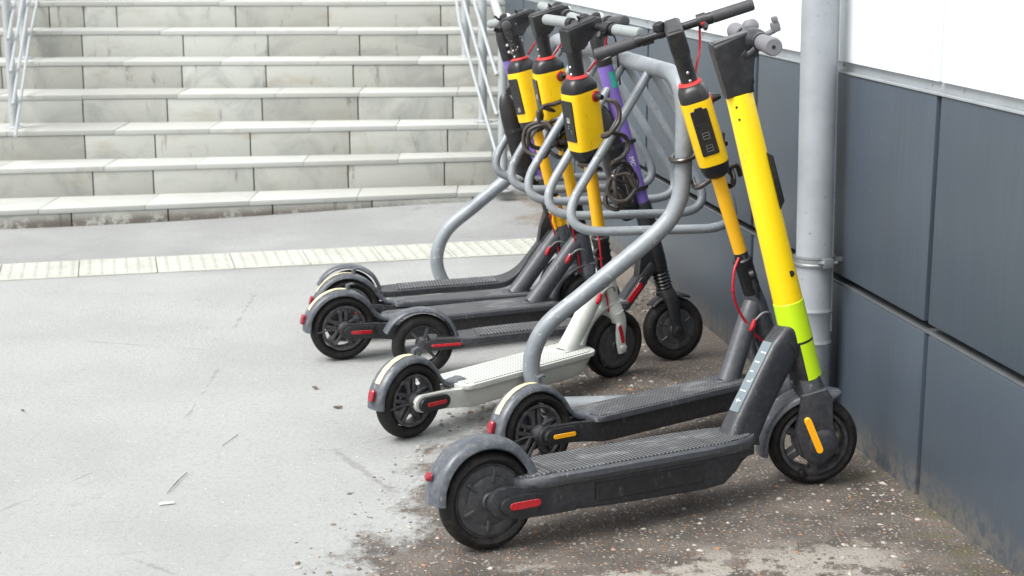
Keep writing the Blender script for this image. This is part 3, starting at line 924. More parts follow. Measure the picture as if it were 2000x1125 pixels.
    b = B(); b.tube([V(0, 0, zz(.486)), V(0, 0, zz(.72))], [.0190, .0195], 24); stm = b.build('stem', stem, root, mtx=S)
    b = B(); b.tube([V(0, 0, zz(.50)), V(.0, 0, zz(.70))], .001, 4) if False else None
    pk, pl, xb = battery_pack(root, S, zz(.708), zz(.972), None)
    cable_socket(pk, (.053, .042), zz(.905))
    b = B(); b.tube([V(0, 0, zz(.97)), V(0, 0, zz(1.02)), V(0, 0, zz(1.022)), V(0, 0, zz(1.075))], [.0225, .0230, .0236, .0250], 24)
    us = b.build('upper_stem', 'black_plastic', root, mtx=S)
    for k in (0, 1):
        b = B(); b.lathe([(.0, .0), (.003, .0), (.0045, .002), (.0045, .004), (0, .004)], V(-.0255, -.002, zz(1.0-.022*k)), 'x', 10, closed=False); b.build('bolt', 'steel', us)
    # head / display housing reaching forward
    zt = zz(1.073)
    poly = [(-.0250, zt-.004), (-.0285, zt+.036), (-.025, zt+.041), (.085, zt+.050), (.102, zt+.047), (.106, zt+.034), (.100, zt+.018), (.085, zt+.009), (.055, zt+.003), (.036, zt-.006), (.028, zt-.018), (.0255, zt-.03), (-.0245, zt-.03)]
    b = B(); b.prism(poly, -.0245, .0245, 'y', .008, 3); hd = b.build('display_housing', 'black_plastic', root, mtx=S)
    b = B(); b.prism([(-.022, zt+.0405), (.088, zt+.0500), (.088, zt+.0525), (-.022, zt+.0430)], -.017, .017, 'y', .001, 1); b.build('display', 'black_soft', hd)
    b = B(); b.cyl((.098, 0, zt+.026), (.112, 0, zt+.026), .015, 18, bev=.003); b.build('headlight', 'label_white', hd)
    handlebar(root, S, zt+.024, .078, .225, grip, band=(grip == 'grip_dark'))
    # wires from bar to stem
    b = B(); b.tube(spline([V(.078, -.07, zt+.012), V(.070, -.055, zt-.04), V(.045, -.035, zt-.075), V(.026, -.018, zz(.975))], 6), .0035, 8); b.build('wire', 'wire_red', us)
    # wire around the clamp
    b = B(); b.tube(spline([V(-.018, -.012, zz(.478)), V(-.022-.030*bow, -.022, zz(.455)), V(-.029-.049*bow, -.026, zz(.40)), V(-.029-.044*bow, -.024, zz(.34)), V(-.030-.022*bow, -.03, zz(.27)), V(-.030, -.028, zz(.235))], 6), .0030+.0009*bow, 8)
    for z_, x_ in ((.41, -.029-.0465*bow), (.31, -.030-.034*bow)): b.lathe([(.004, -.002), (.0062, -.002), (.0062, .002), (.004, .002)], (x_, -.0255, zz(z_)), 'z', 10)
    b.build('clamp_wire', 'wire_red', root, mtx=steer_matrix(x0, tl, R(-8)))
    # fork, front fender, front wheel
    inv = steer_matrix(x0, tl, 0).inverted()
    wc = inv @ V(wb, 0, r)
    fk = frame
    b = B()
    zc_ = zz(.262)
    b.loft([[V(p[0], p[1], z) for p in sel(a, c, 3, 24, ox)] for z, a, c, ox in ((zz(.192), .022, .046, .0), (zz(.215), .027, .048, .0), (zz(.235), .029, .042, 0), (zz(.252), .029, .033, 0), (zz(.268), .027, .028, 0))])
    for s_ in (-1, 1):
        P = [V(0, s_*.040, zz(.225)), V(.004, s_*.041, zz(.19)), V(wc.x*.6, s_*.042, zz(.15)), V(wc.x, s_*.043, wc.z+.01), V(wc.x, s_*.043, wc.z-.018)]
        b.tube(spline(P, 5), [.021 - .005*abs(i-4)/16 for i in range(21)], 14, ry=[.009]*21, ref=(1, 0, 0))
        b.cyl((wc.x, s_*.045, wc.z), (wc.x, s_*.058, wc.z), .012, 16, bev=.003)
    b.build('fork', fk, root, mtx=S)
    for s_ in (-1,):
        b = B(); b.prism(capsule((wc.x, wc.z+.02), (wc.x-.004, wc.z+.075), .0105, 4), -.050, -.056, 'y', .002, 1)
        mk = b.build('fork_reflector', frame, root, mtx=S)
        b = B(); b.prism(capsule((wc.x, wc.z+.024), (wc.x-.004, wc.z+.071), .0075, 4), -.0555, -.0575, 'y', .0008, 1); b.build('reflector', refl, mk)
    arc = [(wc.x + (r+.022)*math.cos(R(a)), wc.z + (r+.022)*math.sin(R(a))) for a in (205, 190, 172, 150, 128, 106, 86, 70, 58)]
    fender(root, arc, .033, .014, frame if frame == 'frame_white' else fender_mat, 'front_fender', mtx=S, taper=lambda f: 1 if f < .8 else 1-.5*((f-.8)/.2)**2)
    wheel(root, r, wc, S, front, 'front_wheel')
    root['_s'] = 0
    del root['_s']
    return root, S, pk, pl, xb, zz

def place(origin, yaw, lean, pts):
    m = Matrix.Translation(origin) @ Matrix.Rotation(R(yaw), 4, 'Z') @ Matrix.Rotation(-R(lean), 4, 'X')
    return [m @ Vector(p) for p in pts]
def to_local(root, pts):
    m = (Matrix.Translation(root.location) @ root.rotation_euler.to_matrix().to_4x4() @ Matrix.Scale(root.scale[0], 4)).inverted()
    return [m @ Vector(p) for p in pts]
def lock_cable(parent, pts, name='lock_cable', r=.0076, mtx=None):
    b = B(); b.tube(pts, r, 10); return b.build(name, 'cable', parent, mtx=mtx)

def marks(pl, xb, zc, w, seed):
    """worn white lettering strokes on a label plate"""
    rr = random.Random(seed); b = B()
    for k in range(3):
        y = (k-1)*w*.5
        b.box((xb-.0028, y, zc + rr.uniform(-.001, .001)), (.0008, .0014, .014))
    b.box((xb-.0028, 0, zc-.008), (.0008, w*1.1, .0014))
    for k in range(4):
        b.box((xb-.0028, rr.uniform(-w, w), zc - .02 - .006*k), (.0008, .003, .001))
    b.build('print', 'label_white', pl)
def slots(pl, xb, zc):
    b = B()
    for z in (zc, zc-.036):
        for k in range(3): b.box((xb-.0028, -.001, z - k*.0085), (.0008, .017, .0010))
        b.box((xb-.0028, .0075, z-.0085), (.0008, .0011, .019))
        b.box((xb-.0028, -.0095, z-.0085), (.0008, .0011, .019))
    b.build('print', 'print_grey', pl)

# second scooter: grey frame, bar turned square to the picture, orange side reflector
r2, S2, pk, pl, xb, zz = commuter('electric_scooter', 'grey scooter with orange rear reflector and dark grips turned sideways, beside the rack end',
         (.064, 3.957, 0), 36.8, 5.0, 50, .062, refl='amber_reflector', grip='grip_dark', sc=1.018, dtilt=6.5, bow=1., sx=-.022)
slots(pl, xb, zz(.845))
b = B(); b.prism(rrect(.012, .020, .006, 3, 0, zz(.895)), xb-.002, xb-.0034, 'x', .0004, 1); b.build('lens', 'black_soft', pl)
pc = RA_POST
ring = [pc + V(.034*math.cos(a), .036*math.sin(a), .757 + .010*math.cos(a-.6)) for a in [R(20 - 30*k) for k in range(12)]]
lk = [pc + V(.115, -.045, .800), pc + V(.085, .0, .792)] + ring + [pc + V(.075, -.030, .768), pc + V(.100, -.050, .790), pc + V(.105, -.040, .83)]
lock_cable(r2, to_local(r2, spline(lk, 6)))
lk = [pc + V(.030, .030, .690), pc + V(.035, -.030, .672), pc + V(.065, -.045, .690), pc + V(.090, -.050, .720), pc + V(.105, -.06, .76)]
lock_cable(r2, to_local(r2, spline(lk, 6)))
lock_cable(r2, to_local(r2, messy_coil(pc + V(.125, -.03, .695), .034, 3, 5, spread=.014)))

# third scooter: white
r3, S3, pk, pl, xb, zz = commuter('electric_scooter', 'white framed scooter with white deck and yellow battery pack at the nearest rack loop',
         (-.290, 4.268, 0), 45.0, -.5, -9, .012, frame='frame_white', front='motor', mat='mat_white')
marks(pl, xb, zz(.85), .010, 3)
pts = [V(.737, -.062, .899), V(.752, -.085, .893), V(.760, -.095, .865), V(.748, -.10, .832), V(.712, -.095, .80), V(.70, -.085, .797), V(.745, -.085, .803), V(.80, -.085, .786), V(.812, -.09, .756), V(.775, -.10, .728), V(.738, -.09, .71), V(.80, -.085, .708), V(.84, -.085, .675), V(.815, -.09, .648), V(.762, -.095, .655), V(.75, -.085, .672), V(.79, -.06, .678)]
tail = messy_coil((.790, -.100, .650), .050, 2.3, 4, spread=.026)
F3 = (V(-.29, 4.262, 0), 45.7, -1)
lock_cable(r3, to_local(r3, place(*F3, spline(pts, 7))))
lock_cable(r3, to_local(r3, place(*F3, tail)))
lock_cable(r3, to_local(r3, place(*F3, messy_coil((.765, -.065, .590), .036, 1.3, 8, spread=.014))))
lock_cable(r3, [V(.735 + .034*math.cos(a), -.002 + .034*math.sin(a), .690 - .012*math.cos(a)) for a in [2*math.pi*k/24 for k in range(25)]])

# fifth scooter
r5, S5, pk, pl, xb, zz = commuter('electric_scooter', 'grey scooter with dusty deck and coiled lock cable, its rear wheel leftmost in front',
         (-.562, 5.095, 0), 23.5, -1.5, -8, .058, sc=1.006)
marks(pl, xb, zz(.85), .010, 5)
pts = [V(.790, -.066, .905), V(.802, -.09, .895), V(.795, -.095, .845), V(.745, -.098, .825), V(.705, -.09, .816), V(.75, -.085, .80), V(.79, -.085, .785), V(.785, -.09, .757), V(.735, -.098, .748), V(.695, -.09, .765), V(.690, -.085, .80), V(.705, -.08, .785), V(.71, -.07, .74)]
F5 = (V(-.555, 5.039, 0), 31.4, -1.4)
lock_cable(r5, to_local(r5, place(*F5, spline(pts, 7))))
lock_cable(r5, to_local(r5, place(*F5, messy_coil((.765, -.105, .715), .056, 3.2, 12, spread=.034))))
lock_cable(r5, to_local(r5, place(*F5, messy_coil((.690, -.095, .715), .054, 2.2, 21, spread=.018))))
lock_cable(r5, to_local(r5, place(*F5, messy_coil((.835, -.085, .695), .044, 2.0, 33, spread=.018))))

# sixth scooter
r6, S6, pk, pl, xb, zz = commuter('electric_scooter', 'grey scooter with white paint flecks on its black neck and a yellow folding clamp',
         (-.562, 5.345, 0), 16.5, 4.4, 22, -.018, clamp='yellow_amber', sc=.985)
marks(pl, xb, zz(.80), .010, 6)
b = B()
for k in range(26):
    a = random.uniform(math.pi*.6, math.pi*1.9); z_ = zz(random.uniform(.985, 1.09)); q = random.uniform(.0012, .0035)
    b.lathe([(0, -.0006), (q, 0), (0, .001)], V(.0245*math.cos(a), .0245*math.sin(a), z_), 'y', 8, closed=False)
b.build('paint_fleck', 'label_white', r6, mtx=S6)

# ------------------------------------------------------------------ the slim scooter with a battery strapped to a purple stem
def slim(label, loc, yaw, lean, steer, sc=1., script=True):
    root = empty('electric_scooter', loc, (-R(lean), 0, R(yaw)), sc)
    tag(root, label, 'scooter', 'electric scooters parked at the rack')
    rr, rf, wb = .100, .106, .840
    tl = R(15.5); x0 = .785 + .33*math.tan(tl)
    S = steer_matrix(x0, tl, R(steer)); ct = math.cos(tl); zz = lambda z: z/ct
    I = Matrix.Identity(4)
    b = B(); a = .022; prof = [(rr - a + a*math.cos(2*math.pi*k/14), .022*math.sin(2*math.pi*k/14)) for k in range(14)]
    b.lathe(prof, n=48); ty = b.build('rear_wheel', 'tyre', root, mtx=Matrix.Translation((0, 0, rr)))
    b = B(); b.lathe([(rr-.03, -.016), (rr-.03, .016), (rr-.040, .014), (rr-.040, -.014)], n=40)
    b.lathe([(0, -.025), (.02, -.025), (.02, .025), (0, .025)], n=20, closed=False)
    for k in range(6):
        m = Matrix.Rotation(-2*math.pi*k/6-.2, 3, 'Y'); b.box(m @ V(.041, 0, 0), (.052, .018, .010), .002, m, 1)
    b.build('rim', 'rim_dark', ty)
    # one continuous spine: deck that curves up into the neck
    spine = spline([(.02, 0, .112), (.12, 0, .112), (.30, 0, .122), (.48, 0, .130), (.58, 0, .140), (.645, 0, .178), (.70, 0, .245), (.765, 0, .325)], 6)
    secs = []
    for i, p in enumerate(spine):
        t = (spine[min(i+1, len(spine)-1)] - spine[max(0, i-1)]).normalized(); n_ = V(-t.z, 0, t.x)
        f = i/(len(spine)-1)
        w = .034 + .036*smooth01(0.02, .2, f) - .042*smooth01(.55, .85, f)
        h = .014 + .004*smooth01(.6, 1, f)
        if p.x < .1: w = .034
        secs.append([p + V(0, w*y, 0) + n_*h*z for y, z in ((-1, .7), (-1, -.5), (-.8, -1), (.8, -1), (1, -.5), (1, .7), (.92, 1), (-.92, 1))])
    b = B(); b.loft(secs); dk = b.build('deck', 'charcoal', root)
    mt = [p for p in spine if .16 < p.x < .56]
    b = B(); b.loft([[p + V(0, .056*y, .0145+z) for y, z in ((-1, 0), (1, 0), (1, .003), (-1, .003))] for p in mt]); b.build('grip_mat', 'mat_grey', dk)
    side_marker(root, (.012, .104), (.115, .106), -.040, .015, 'red')
    # reflector along the neck
    b = B(); d = (V(.735, 0, .29)-V(.655, 0, .185))
    b.prism(capsule((.668, .195), (.728, .275), .014, 4), -.030, -.036, 'y', .002, 1); nk = b.build('neck_panel', 'black_plastic', root)
    b = B(); b.prism(capsule((.680, .214), (.716, .262), .0085, 4), -.0355, -.038, 'y', .001, 1); b.build('reflector', 'red', nk)
    # hinge block
    b = B(); b.prism([(.705, .26), (.77, .30), (.80, .36), (.775, .405), (.735, .40), (.72, .345)], -.026, .026, 'y', .006, 2); b.build('hinge', 'black_plastic', root)
    # rear fender that springs over the wheel and drops to the deck
    path = [(-.125, .150), (-.10, .185), (-.06, .212), (-.01, .222), (.04, .214), (.085, .186), (.108, .150), (.118, .118)]
    fender(root, path, .030, .010, 'fender_grey', 'rear_fender')
    # lower stem, bellows, fork
    b = B(); b.tube([V(0, 0, zz(.30)), V(0, 0, zz(.33)), V(0, 0, zz(.52)), V(0, 0, zz(.53))], [.027, .030, .030, .0265], 24); b.build('lower_stem', 'black_plastic', root, mtx=S)
    b = B(); P, Q = [], []
    for k in range(13): P.append(V(0, 0, zz(.235 + .068*k/12))); Q.append(.024 if k % 2 else .029)
    b.tube(P, Q, 22); b.build('bellows', 'black_soft', root, mtx=S)
    wc = steer_matrix(x0, tl, 0).inverted() @ V(wb, 0, rf)
    b = B(); b.loft([[V(p[0], p[1], z) for p in sel(a, c, 3.2, 24, ox)] for z, a, c, ox in ((zz(.185), .022, .040, .004), (zz(.205), .027, .043, .002), (zz(.225), .028, .036, 0), (zz(.242), .024, .028, 0))])
    for s_ in (-1, 1):
        b.tube(spline([V(.004, s_*.036, zz(.205)), V(wc.x*.5, s_*.038, zz(.16)), V(wc.x, s_*.040, wc.z), V(wc.x, s_*.040, wc.z-.022)], 5), [.022, .022, .022, .021, .021, .02, .02, .019, .019, .019, .02, .021, .021, .02, .018, .013], 14, ry=[.010]*16, ref=(1, 0, 0))
        b.cyl((wc.x, s_*.046, wc.z), (wc.x, s_*.054, wc.z), .014, 16, bev=.004)
    b.build('fork', 'black_plastic', root, mtx=S)
    arc = [(wc.x + (rf+.016)*math.cos(R(a)), wc.z + (rf+.016)*math.sin(R(a))) for a in (120, 104, 88, 72, 58, 46)]
    fender(root, arc, .028, .010, 'charcoal', 'front_fender', mtx=S, taper=lambda f: 1 if f < .7 else 1-.4*((f-.7)/.3)**2)
    m = S @ Matrix.Translation(wc)
    b = B(); prof = [(rf - .022 + .022*math.cos(2*math.pi*k/14), .024*math.sin(2*math.pi*k/14)) for k in range(14)]
    b.lathe(prof, n=48); fw = b.build('front_wheel', 'tyre', root, mtx=m)
    motor_hub(fw, rf-.032, Matrix.Identity(4), True)
    # purple stem
    b = B(); b.tube([V(0, 0, zz(.528)), V(0, 0, zz(.975))], [.0255, .0250], 28); pst = b.build('stem', 'purple', root, mtx=S)
    b = B(); b.tube([V(0, 0, zz(.900)), V(0, 0, zz(.945))], [.0259, .0258], 28) if False else None
    b = B()
    secs = []
    for k in range(9):
        a = R(-100 + 80*k/8); secs.append([V(.0262*math.cos(a), .0262*math.sin(a), z) for z in (zz(.90), zz(.915), zz(.935), zz(.95))])
    b.loft(secs, False, False); b.build('sticker', 'teal', pst)
    if script:
        tm = Matrix.Translation((-.004, -.0262, zz(.665))) @ Matrix.Rotation(R(-6), 4, 'Z') @ Matrix.Rotation(R(90), 4, 'X') @ Matrix.Rotation(R(-90), 4, 'Z')
        text_mesh('MC', .022, 'lettering', 'label_white', pst, tm)
    # external battery strapped behind the stem
    def bs(z, f): return [V(-.054 + p[0], p[1], z) for p in sel(.036*f, .033*f, 3, 24)]
    b = B(); b.loft([bs(zz(.49), .55), bs(zz(.50), .8), bs(zz(.53), 1), bs(zz(.77), 1), bs(zz(.82), .85), bs(zz(.85), .55), bs(zz(.86), .3)])
    bat = b.build('battery', 'black_soft', root, mtx=S)
    for z_ in (.57, .72):
        b = B(); b.loft([[V(-.030+p[0], p[1], z) for p in sel(.0615, .0345, 4, 28)] for z in (zz(z_), zz(z_+.012))]); b.build('strap', 'black_plastic', bat)
    # head
    b = B(); b.tube([V(0, 0, zz(.972)), V(0, 0, zz(.98)), V(0, 0, zz(1.05)), V(.004, 0, zz(1.085)), V(.02, 0, zz(1.10))], [.0262, .0275, .0275, .026, .021], 24)
    us = b.build('upper_stem', 'black_plastic', root, mtx=S)
    for k in (0, 1):
        b = B(); b.lathe([(.0, -.003), (.004, -.003), (.0055, .0), (0, .001)], V(.006, -.0272, zz(1.0+.025*k)), 'y', 12, closed=False); b.build('bolt', 'label_white', us)
    handlebar(root, S, zz(1.10), .02, .21, 'grip_dark', .11, lever=True, bell=True, grip_r=.017)
    b = B(); b.lathe([(0, .022), (.012, .020), (.020, .012), (.022, 0), (0, 0)], (.03, .03, zz(1.11)), 'z', 20, closed=False); b.build('bell_dome', 'label_white', root, mtx=S)
    b = B(); b.tube(spline([V(.03, -.03, zz(1.09)), V(.05, -.02, zz(1.04)), V(.042, -.01, zz(.97)), V(.034, 0, zz(.9))], 6), .003, 8); b.build('brake_hose', 'black_plastic', root, mtx=S)
    return root, S, zz

s4, S4, z4 = slim('slim black scooter with purple stem and teal sticker, between the white scooter and the wall', (-.285, 4.900, 0), 12.9, 3, 6)
s7, S7, z7 = slim('slim scooter with purple stem hidden behind the yellow packs, standing farthest from the camera', (-.585, 5.60, 0), 8, 2, -6, .965, False)
b = B(); b.tube([V(-.03, -.05, z7(.875)), V(-.03, -.115, z7(.875))], .014, 16)
for k in range(4): b.lathe([(.012, -.006), (.016, -.004), (.016, .004), (.012, .006)], (-.03, -.062-.013*k, z7(.875)), 'y', 16)
b.build('combination_lock', 'black_plastic', s7, mtx=S7)

# ------------------------------------------------------------------ the big front scooter with the yellow stem
def big():
    root = empty('electric_scooter', (-.055, 3.446, 0), (-R(5), 0, R(27.3)))
    tag(root, 'large grey scooter with thick bright yellow stem and lime band, nearest the camera', 'scooter', 'electric scooters parked at the rack')
    r, wb = .117, .937
    I = Matrix.Identity(4)
    tl = R(14.7); x0 = .8776 + .2775*math.tan(tl) + .041
    # axis midway between the measured stem edges
    steer = -24
    S = steer_matrix(x0, tl, R(steer)); S0 = steer_matrix(x0, tl, 0); ct = math.cos(tl); zz = lambda z: z/ct
    axx = lambda z: x0 - z*math.tan(tl)
    ty = tyre(root, r, Matrix.Translation((0, 0, r)), .031, 'rear_wheel', .0185)
    motor_hub(ty, r-.029, I, True)
    # deck body: boat shaped hull
    b = B(); secs = []
    for x, zl, w in ((.085, .100, .050), (.10, .082, .060), (.14, .074, .068), (.30, .066, .072), (.56, .060, .072), (.615, .064, .070), (.655, .090, .066), (.69, .125, .060), (.715, .142, .052)):
        secs.append([V(x, y*w, z) for y, z in ((-1.02, .150), (-1, .125), (-.98, zl+.016), (-.92, zl+.004), (-.78, zl), (.78, zl), (.92, zl+.004), (.98, zl+.016), (1, .125), (1.02, .150))])
    b.loft(secs); dk = b.build('deck', 'charcoal', root)
    # top tray with an overhanging lip, tapering at both ends
    b = B(); secs = []
    for x, w in ((.060, .030), (.068, .046), (.085, .064), (.11, .078), (.15, .086), (.25, .088), (.55, .088), (.64, .082), (.69, .070), (.715, .056), (.730, .036), (.735, .018)):
        zt = .172 - .010*smooth01(.14, .06, x) if False else (.160 + .012*smooth01(.05, .14, x))
        secs.append([V(x, y*w, z) for y, z in ((-.93, zt), (-1, zt-.006), (-1, zt-.018), (-.9, zt-.030), (.9, zt-.030), (1, zt-.018), (1, zt-.006), (.93, zt))])
    b.loft(secs); b.build('deck_tray', 'frame_grey', dk)
    def slab(xs_, name):
        b = B(); secs = []
        for x, w in xs_:
            zt = .1605 + .012*smooth01(.05, .14, x)
            secs.append([V(x, y*w, z) for y, z in ((-1, zt), (1, zt), (.985, zt+.0028), (-.985, zt+.0028))])
        b.loft(secs); return b.build(name, 'mat_grey', dk)
    slab(((.142, .070), (.16, .078), (.25, .079), (.53, .079), (.572, .077)), 'grip_mat')
    slab(((.072, .034), (.09, .052), (.11, .064), (.137, .070)), 'grip_mat')
    slab(((.576, .077), (.63, .074), (.68, .062), (.705, .048), (.718, .03)), 'grip_mat')
    b = B(); b.box((.40, -.0745, .108), (.30, .004, .042), .0015, None, 1); b.build('side_plate', 'black_plastic', dk)
    # rear arms with rounded axle ends
    for s_ in (-1, 1):
        b = B(); poly = [(.012+.036*math.cos(R(a)), r+.002+.036*math.sin(R(a))) for a in range(80, 281, 12)] + [(.06, .076), (.12, .074), (.20, .072), (.20, .142), (.11, .150), (.07, .148)]
        b.prism(poly, s_*.050, s_*.068, 'y', .004, 2); b.build('rear_arm', 'charcoal', root)
    side_marker(root, (.020, r-.004), (.092, r-.004), -.069, .021, 'red', thin=.42)
    # fender
    path = [(-.146, .128), (-.140, .170), (-.118, .215), (-.080, .250), (-.030, .268), (.022, .266), (.070, .246), (.104, .210), (.122, .178), (.130, .160)]
    fd = fender(root, path, .042, .024, 'fender_grey', 'rear_fender', taper=lambda f: 1.0 + .25*smooth01(.7, 1, f))
    b = B(); b.lathe([(0, -.006), (.008, -.0055), (.0105, -.002), (.011, .004), (0, .004)], (0, 0, 0), 'x', 20, closed=False)
    b.build('tail_light', 'tail_red', fd, mtx=Matrix.Translation((-.142, 0, .192)) @ Matrix.Rotation(R(20), 4, 'Y'))
    # down tube: rounded rectangle rising to the neck
    P = [(.705, .150, .050, .040), (.712, .175, .046, .034), (.745, .228, .043, .032), (.795, .305, .043, .032), (.832, .360, .044, .033), (.862, .392, .042, .033), (axx(.40), .405, .036, .033)]
    b = B(); secs = []
    C = [V(p[0], 0, p[1]) for p in P]
    for i, p in enumerate(P):
        t = (C[min(i+1, len(C)-1)]-C[max(0, i-1)]).normalized(); n_ = V(-t.z, 0, t.x)
        secs.append([C[i] + V(0, q[1], 0) + n_*q[0] for q in sel(p[2], p[3], 4, 28)])
    b.loft(secs); dt = b.build('down_tube', 'charcoal', root)
    # head tube (fixed)
    b = B(); b.tube([V(axx(.285), 0, .285), V(axx(.29), 0, .29), V(axx(.39), 0, .39), V(axx(.395), 0, .395)], [.036, .039, .0375, .036], 28); ht = b.build('head_tube', 'charcoal', root)
    # reflective strip on the upper rear face with worn white dashes
    b = B(); d = (V(.832, 0, .360)-V(.745, 0, .228)); t = d.normalized(); n_ = V(-t.z, 0, t.x)
    c0 = V(.745, 0, .228) - t*.030
    secs = [[c0 + t*s_ + n_*.0440 + V(0, y, 0) for y in (-.018, .018)] + [c0 + t*s_ + n_*.0415 + V(0, y, 0) for y in (.018, -.018)] for s_ in (0, .195)]
    b.loft(secs); stp = b.build('reflective_strip', 'strip_pale', dt)
    b = B()
    m = Matrix((t, V(0, 1, 0), n_)).transposed()
    for k in range(6):
        q = c0 + t*(.03 + .027*k) + n_*.0442 + V(0, random.uniform(-.006, .004), 0)
        b.box(q, (.003, random.uniform(.010, .022), .0008), 0, m)
    b.build('print', 'label_white', stp)
    # side facing strip too
    # lime bands
    b = B(); b.tube([V(0, 0, zz(.386)), V(0, 0, zz(.388)), V(0, 0, zz(.486)), V(0, 0, zz(.488))], [.0385, .0402, .0386, .037], 32); b.build('lime_band', 'lime', root, mtx=S0)
    b = B(); secs = []
    for k in range(13):
        a = R(-118 + 150*k/12); secs.append([V((.0396 if z > .3 else .0405)*math.cos(a), (.0396 if z > .3 else .0405)*math.sin(a), zz(z)) for z in (.287, .32, .35, .381)])
    b.loft(secs, False, False)
    o = b.build('lime_band', 'lime', root, mtx=S0)
    # stem
    b = B(); b.tube([V(0, 0, zz(.486)), V(0, 0, zz(.50)), V(0, 0, zz(1.008)), V(0, 0, zz(1.010))], [.0372, .0374, .0330, .0328], 36); st = b.build('stem', 'yellow_paint', root, mtx=S)
    for z_ in (.985, .955):
        b = B(); b.lathe([(0, -.001), (.003, -.001), (.003, .002), (0, .002)], V(-.018, -.0285, zz(z_)), 'y', 10, closed=False); b.build('bolt', 'black_soft', st)
    b = B(); b.lathe([(0, -.0015), (.008, -.0015), (.008, .002), (0, .002)], V(.018, -.0325, zz(.56)), 'y', 14, closed=False); b.build('print', 'black_soft', st)
    # black device bracket in front of the stem
    b = B(); b.prism([(.030, zz(.86)), (.044, zz(.848)), (.046, zz(.735)), (.030, zz(.715))], -.022, .022, 'y', .004, 2); b.build('lock_bracket', 'black_soft', root, mtx=S)
    # neck housing
    z = zz
    poly = [(-.0345, z(1.008)), (-.038, z(1.075)), (-.043, z(1.132)), (-.039, z(1.140)), (.050, z(1.146)), (.074, z(1.144)), (.084, z(1.136)), (.084, z(1.120)), (.075, z(1.108)), (.058, z(1.101)), (.044, z(1.090)), (.036, z(1.070)), (.0345, z(1.008))]
    b = B(); b.prism(poly, -.030, .030, 'y', .010, 3); nk = b.build('neck_housing', 'black_plastic', root, mtx=S)
    b = B(); b.prism([(-.034, z(1.1400)), (.062, z(1.1462)), (.062, z(1.1485)), (-.034, z(1.1423))], -.022, .022, 'y', .001, 1); b.build('display', 'charcoal', nk)
    b = B(); b.prism(capsule((.036, z(1.030)), (.036, z(1.058)), .006, 4), -.014, .014, 'y', .002, 1); b.build('button', 'black_soft', nk)
    # handlebar
    zb, xb_ = z(1.126), .064
    b = B(); b.cyl((xb_, -.20, zb), (xb_, .20, zb), .0125, 18); b.tube([V(xb_, -.055, zb), V(xb_, -.04, zb), V(xb_, .04, zb), V(xb_, .055, zb)], [.018, .026, .026, .018], 20)
    hb = b.build('handlebar', 'charcoal', root, mtx=S)
    for s_ in (-1, 1):
        b = B(); b.tube([V(xb_, s_*.098, zb), V(xb_, s_*.102, zb), V(xb_, s_*.205, zb), V(xb_, s_*.213, zb), V(xb_, s_*.215, zb)], [.0175, .0195, .0215, .0205, .0180], 26); g = b.build('grip', 'grip_grey', hb)
        b = B(); b.lathe([(0, s_*.0015), (.004, s_*.0015), (.0045, 0), (.0, 0)], (xb_, s_*.2152, zb), 'y', 14, closed=False); b.build('grip_screw', 'black_soft', g)
        b = B(); b.tube([V(xb_, s_*.075, zb), V(xb_, s_*.097, zb)], [.022, .0215], 22); b.build('grip_collar', 'black_plastic', hb)
    b = B(); b.box((xb_+.012, .070, zb-.004), (.03, .028, .026), .005)
    b.tube(spline([V(xb_+.02, .075, zb-.008), V(xb_+.048, .095, zb-.012), V(xb_+.052, .14, zb-.018), V(xb_+.05, .19, zb-.026)], 6), .0065, 10, ry=.0045); b.build('brake_lever', 'charcoal', hb)
    b = B(); b.tube(spline([V(xb_-.012, -.083, zb-.012), V(xb_-.03, -.080, zb-.022), V(xb_-.040, -.078, zb-.022), V(xb_-.046, -.078, zb-.016)], 5), .006, 10, ry=.009); b.build('throttle', 'charcoal', hb)
    b = B(); b.lathe([(0, .024), (.012, .023), (.019, .016), (.021, .006), (.020, 0), (0, 0)], (xb_+.012, .062, zb+.014), 'z', 24, closed=False); b.build('bell', 'grip_grey', hb)
    b = B(); b.box((xb_+.05, -.04, zb+.018), (.022, .018, .024), .005); b.tube([V(xb_+.02, -.04, zb+.005), V(xb_+.05, -.04, zb+.012)], .007, 10); b.box((xb_+.052, -.04, zb+.036), (.014, .022, .014), .005)
    b.build('bell_lever', 'grip_grey', hb)
    # fork: covered leg wide at the axle
    wc = S0.inverted() @ V(wb, 0, r)
    b = B(); b.loft([[V(p[0], p[1], z_) for p in sel(a, c, 3, 28, ox)] for z_, a, c, ox in ((zz(.218), .034, .056, .006), (zz(.235), .038, .058, .003), (zz(.258), .037, .052, 0), (zz(.275), .034, .042, 0), (zz(.292), .035, .036, 0))])
    for s_ in (-1, 1):
        poly = [(-.033, zz(.264)), (.033, zz(.264)), (.046, zz(.228)), (wc.x+.043, wc.z+.045)] + [(wc.x+.044*math.cos(R(a)), wc.z+.044*math.sin(R(a))) for a in range(20, -161, -15)] + [(wc.x-.047, wc.z+.055), (-.044, zz(.228))]
        b.prism(poly, s_*.046, s_*.064, 'y', .006, 3)
        b.lathe([(0, s_*.070), (.030, s_*.070), (.038, s_*.066), (.040, s_*.058), (0, s_*.058)], (wc.x+.016, 0, wc.z+.004), 'y', 28, closed=False)
    b.build('fork', 'charcoal', root, mtx=S)
    b = B(); b.prism(capsule((wc.x+.002, wc.z-.006), (wc.x-.010, wc.z+.078), .0088, 5), -.0625, -.0725, 'y', .0015, 1)
    b.build('fork_reflector', 'amber_reflector', root, mtx=S)
    arc = [(wc.x + q*math.cos(R(a)), wc.z + q*math.sin(R(a))) for a, q in ((178, .146), (170, .143), (158, .141), (138, .139), (115, .138), (95, .138), (76, .139), (60, .142), (48, .148))]
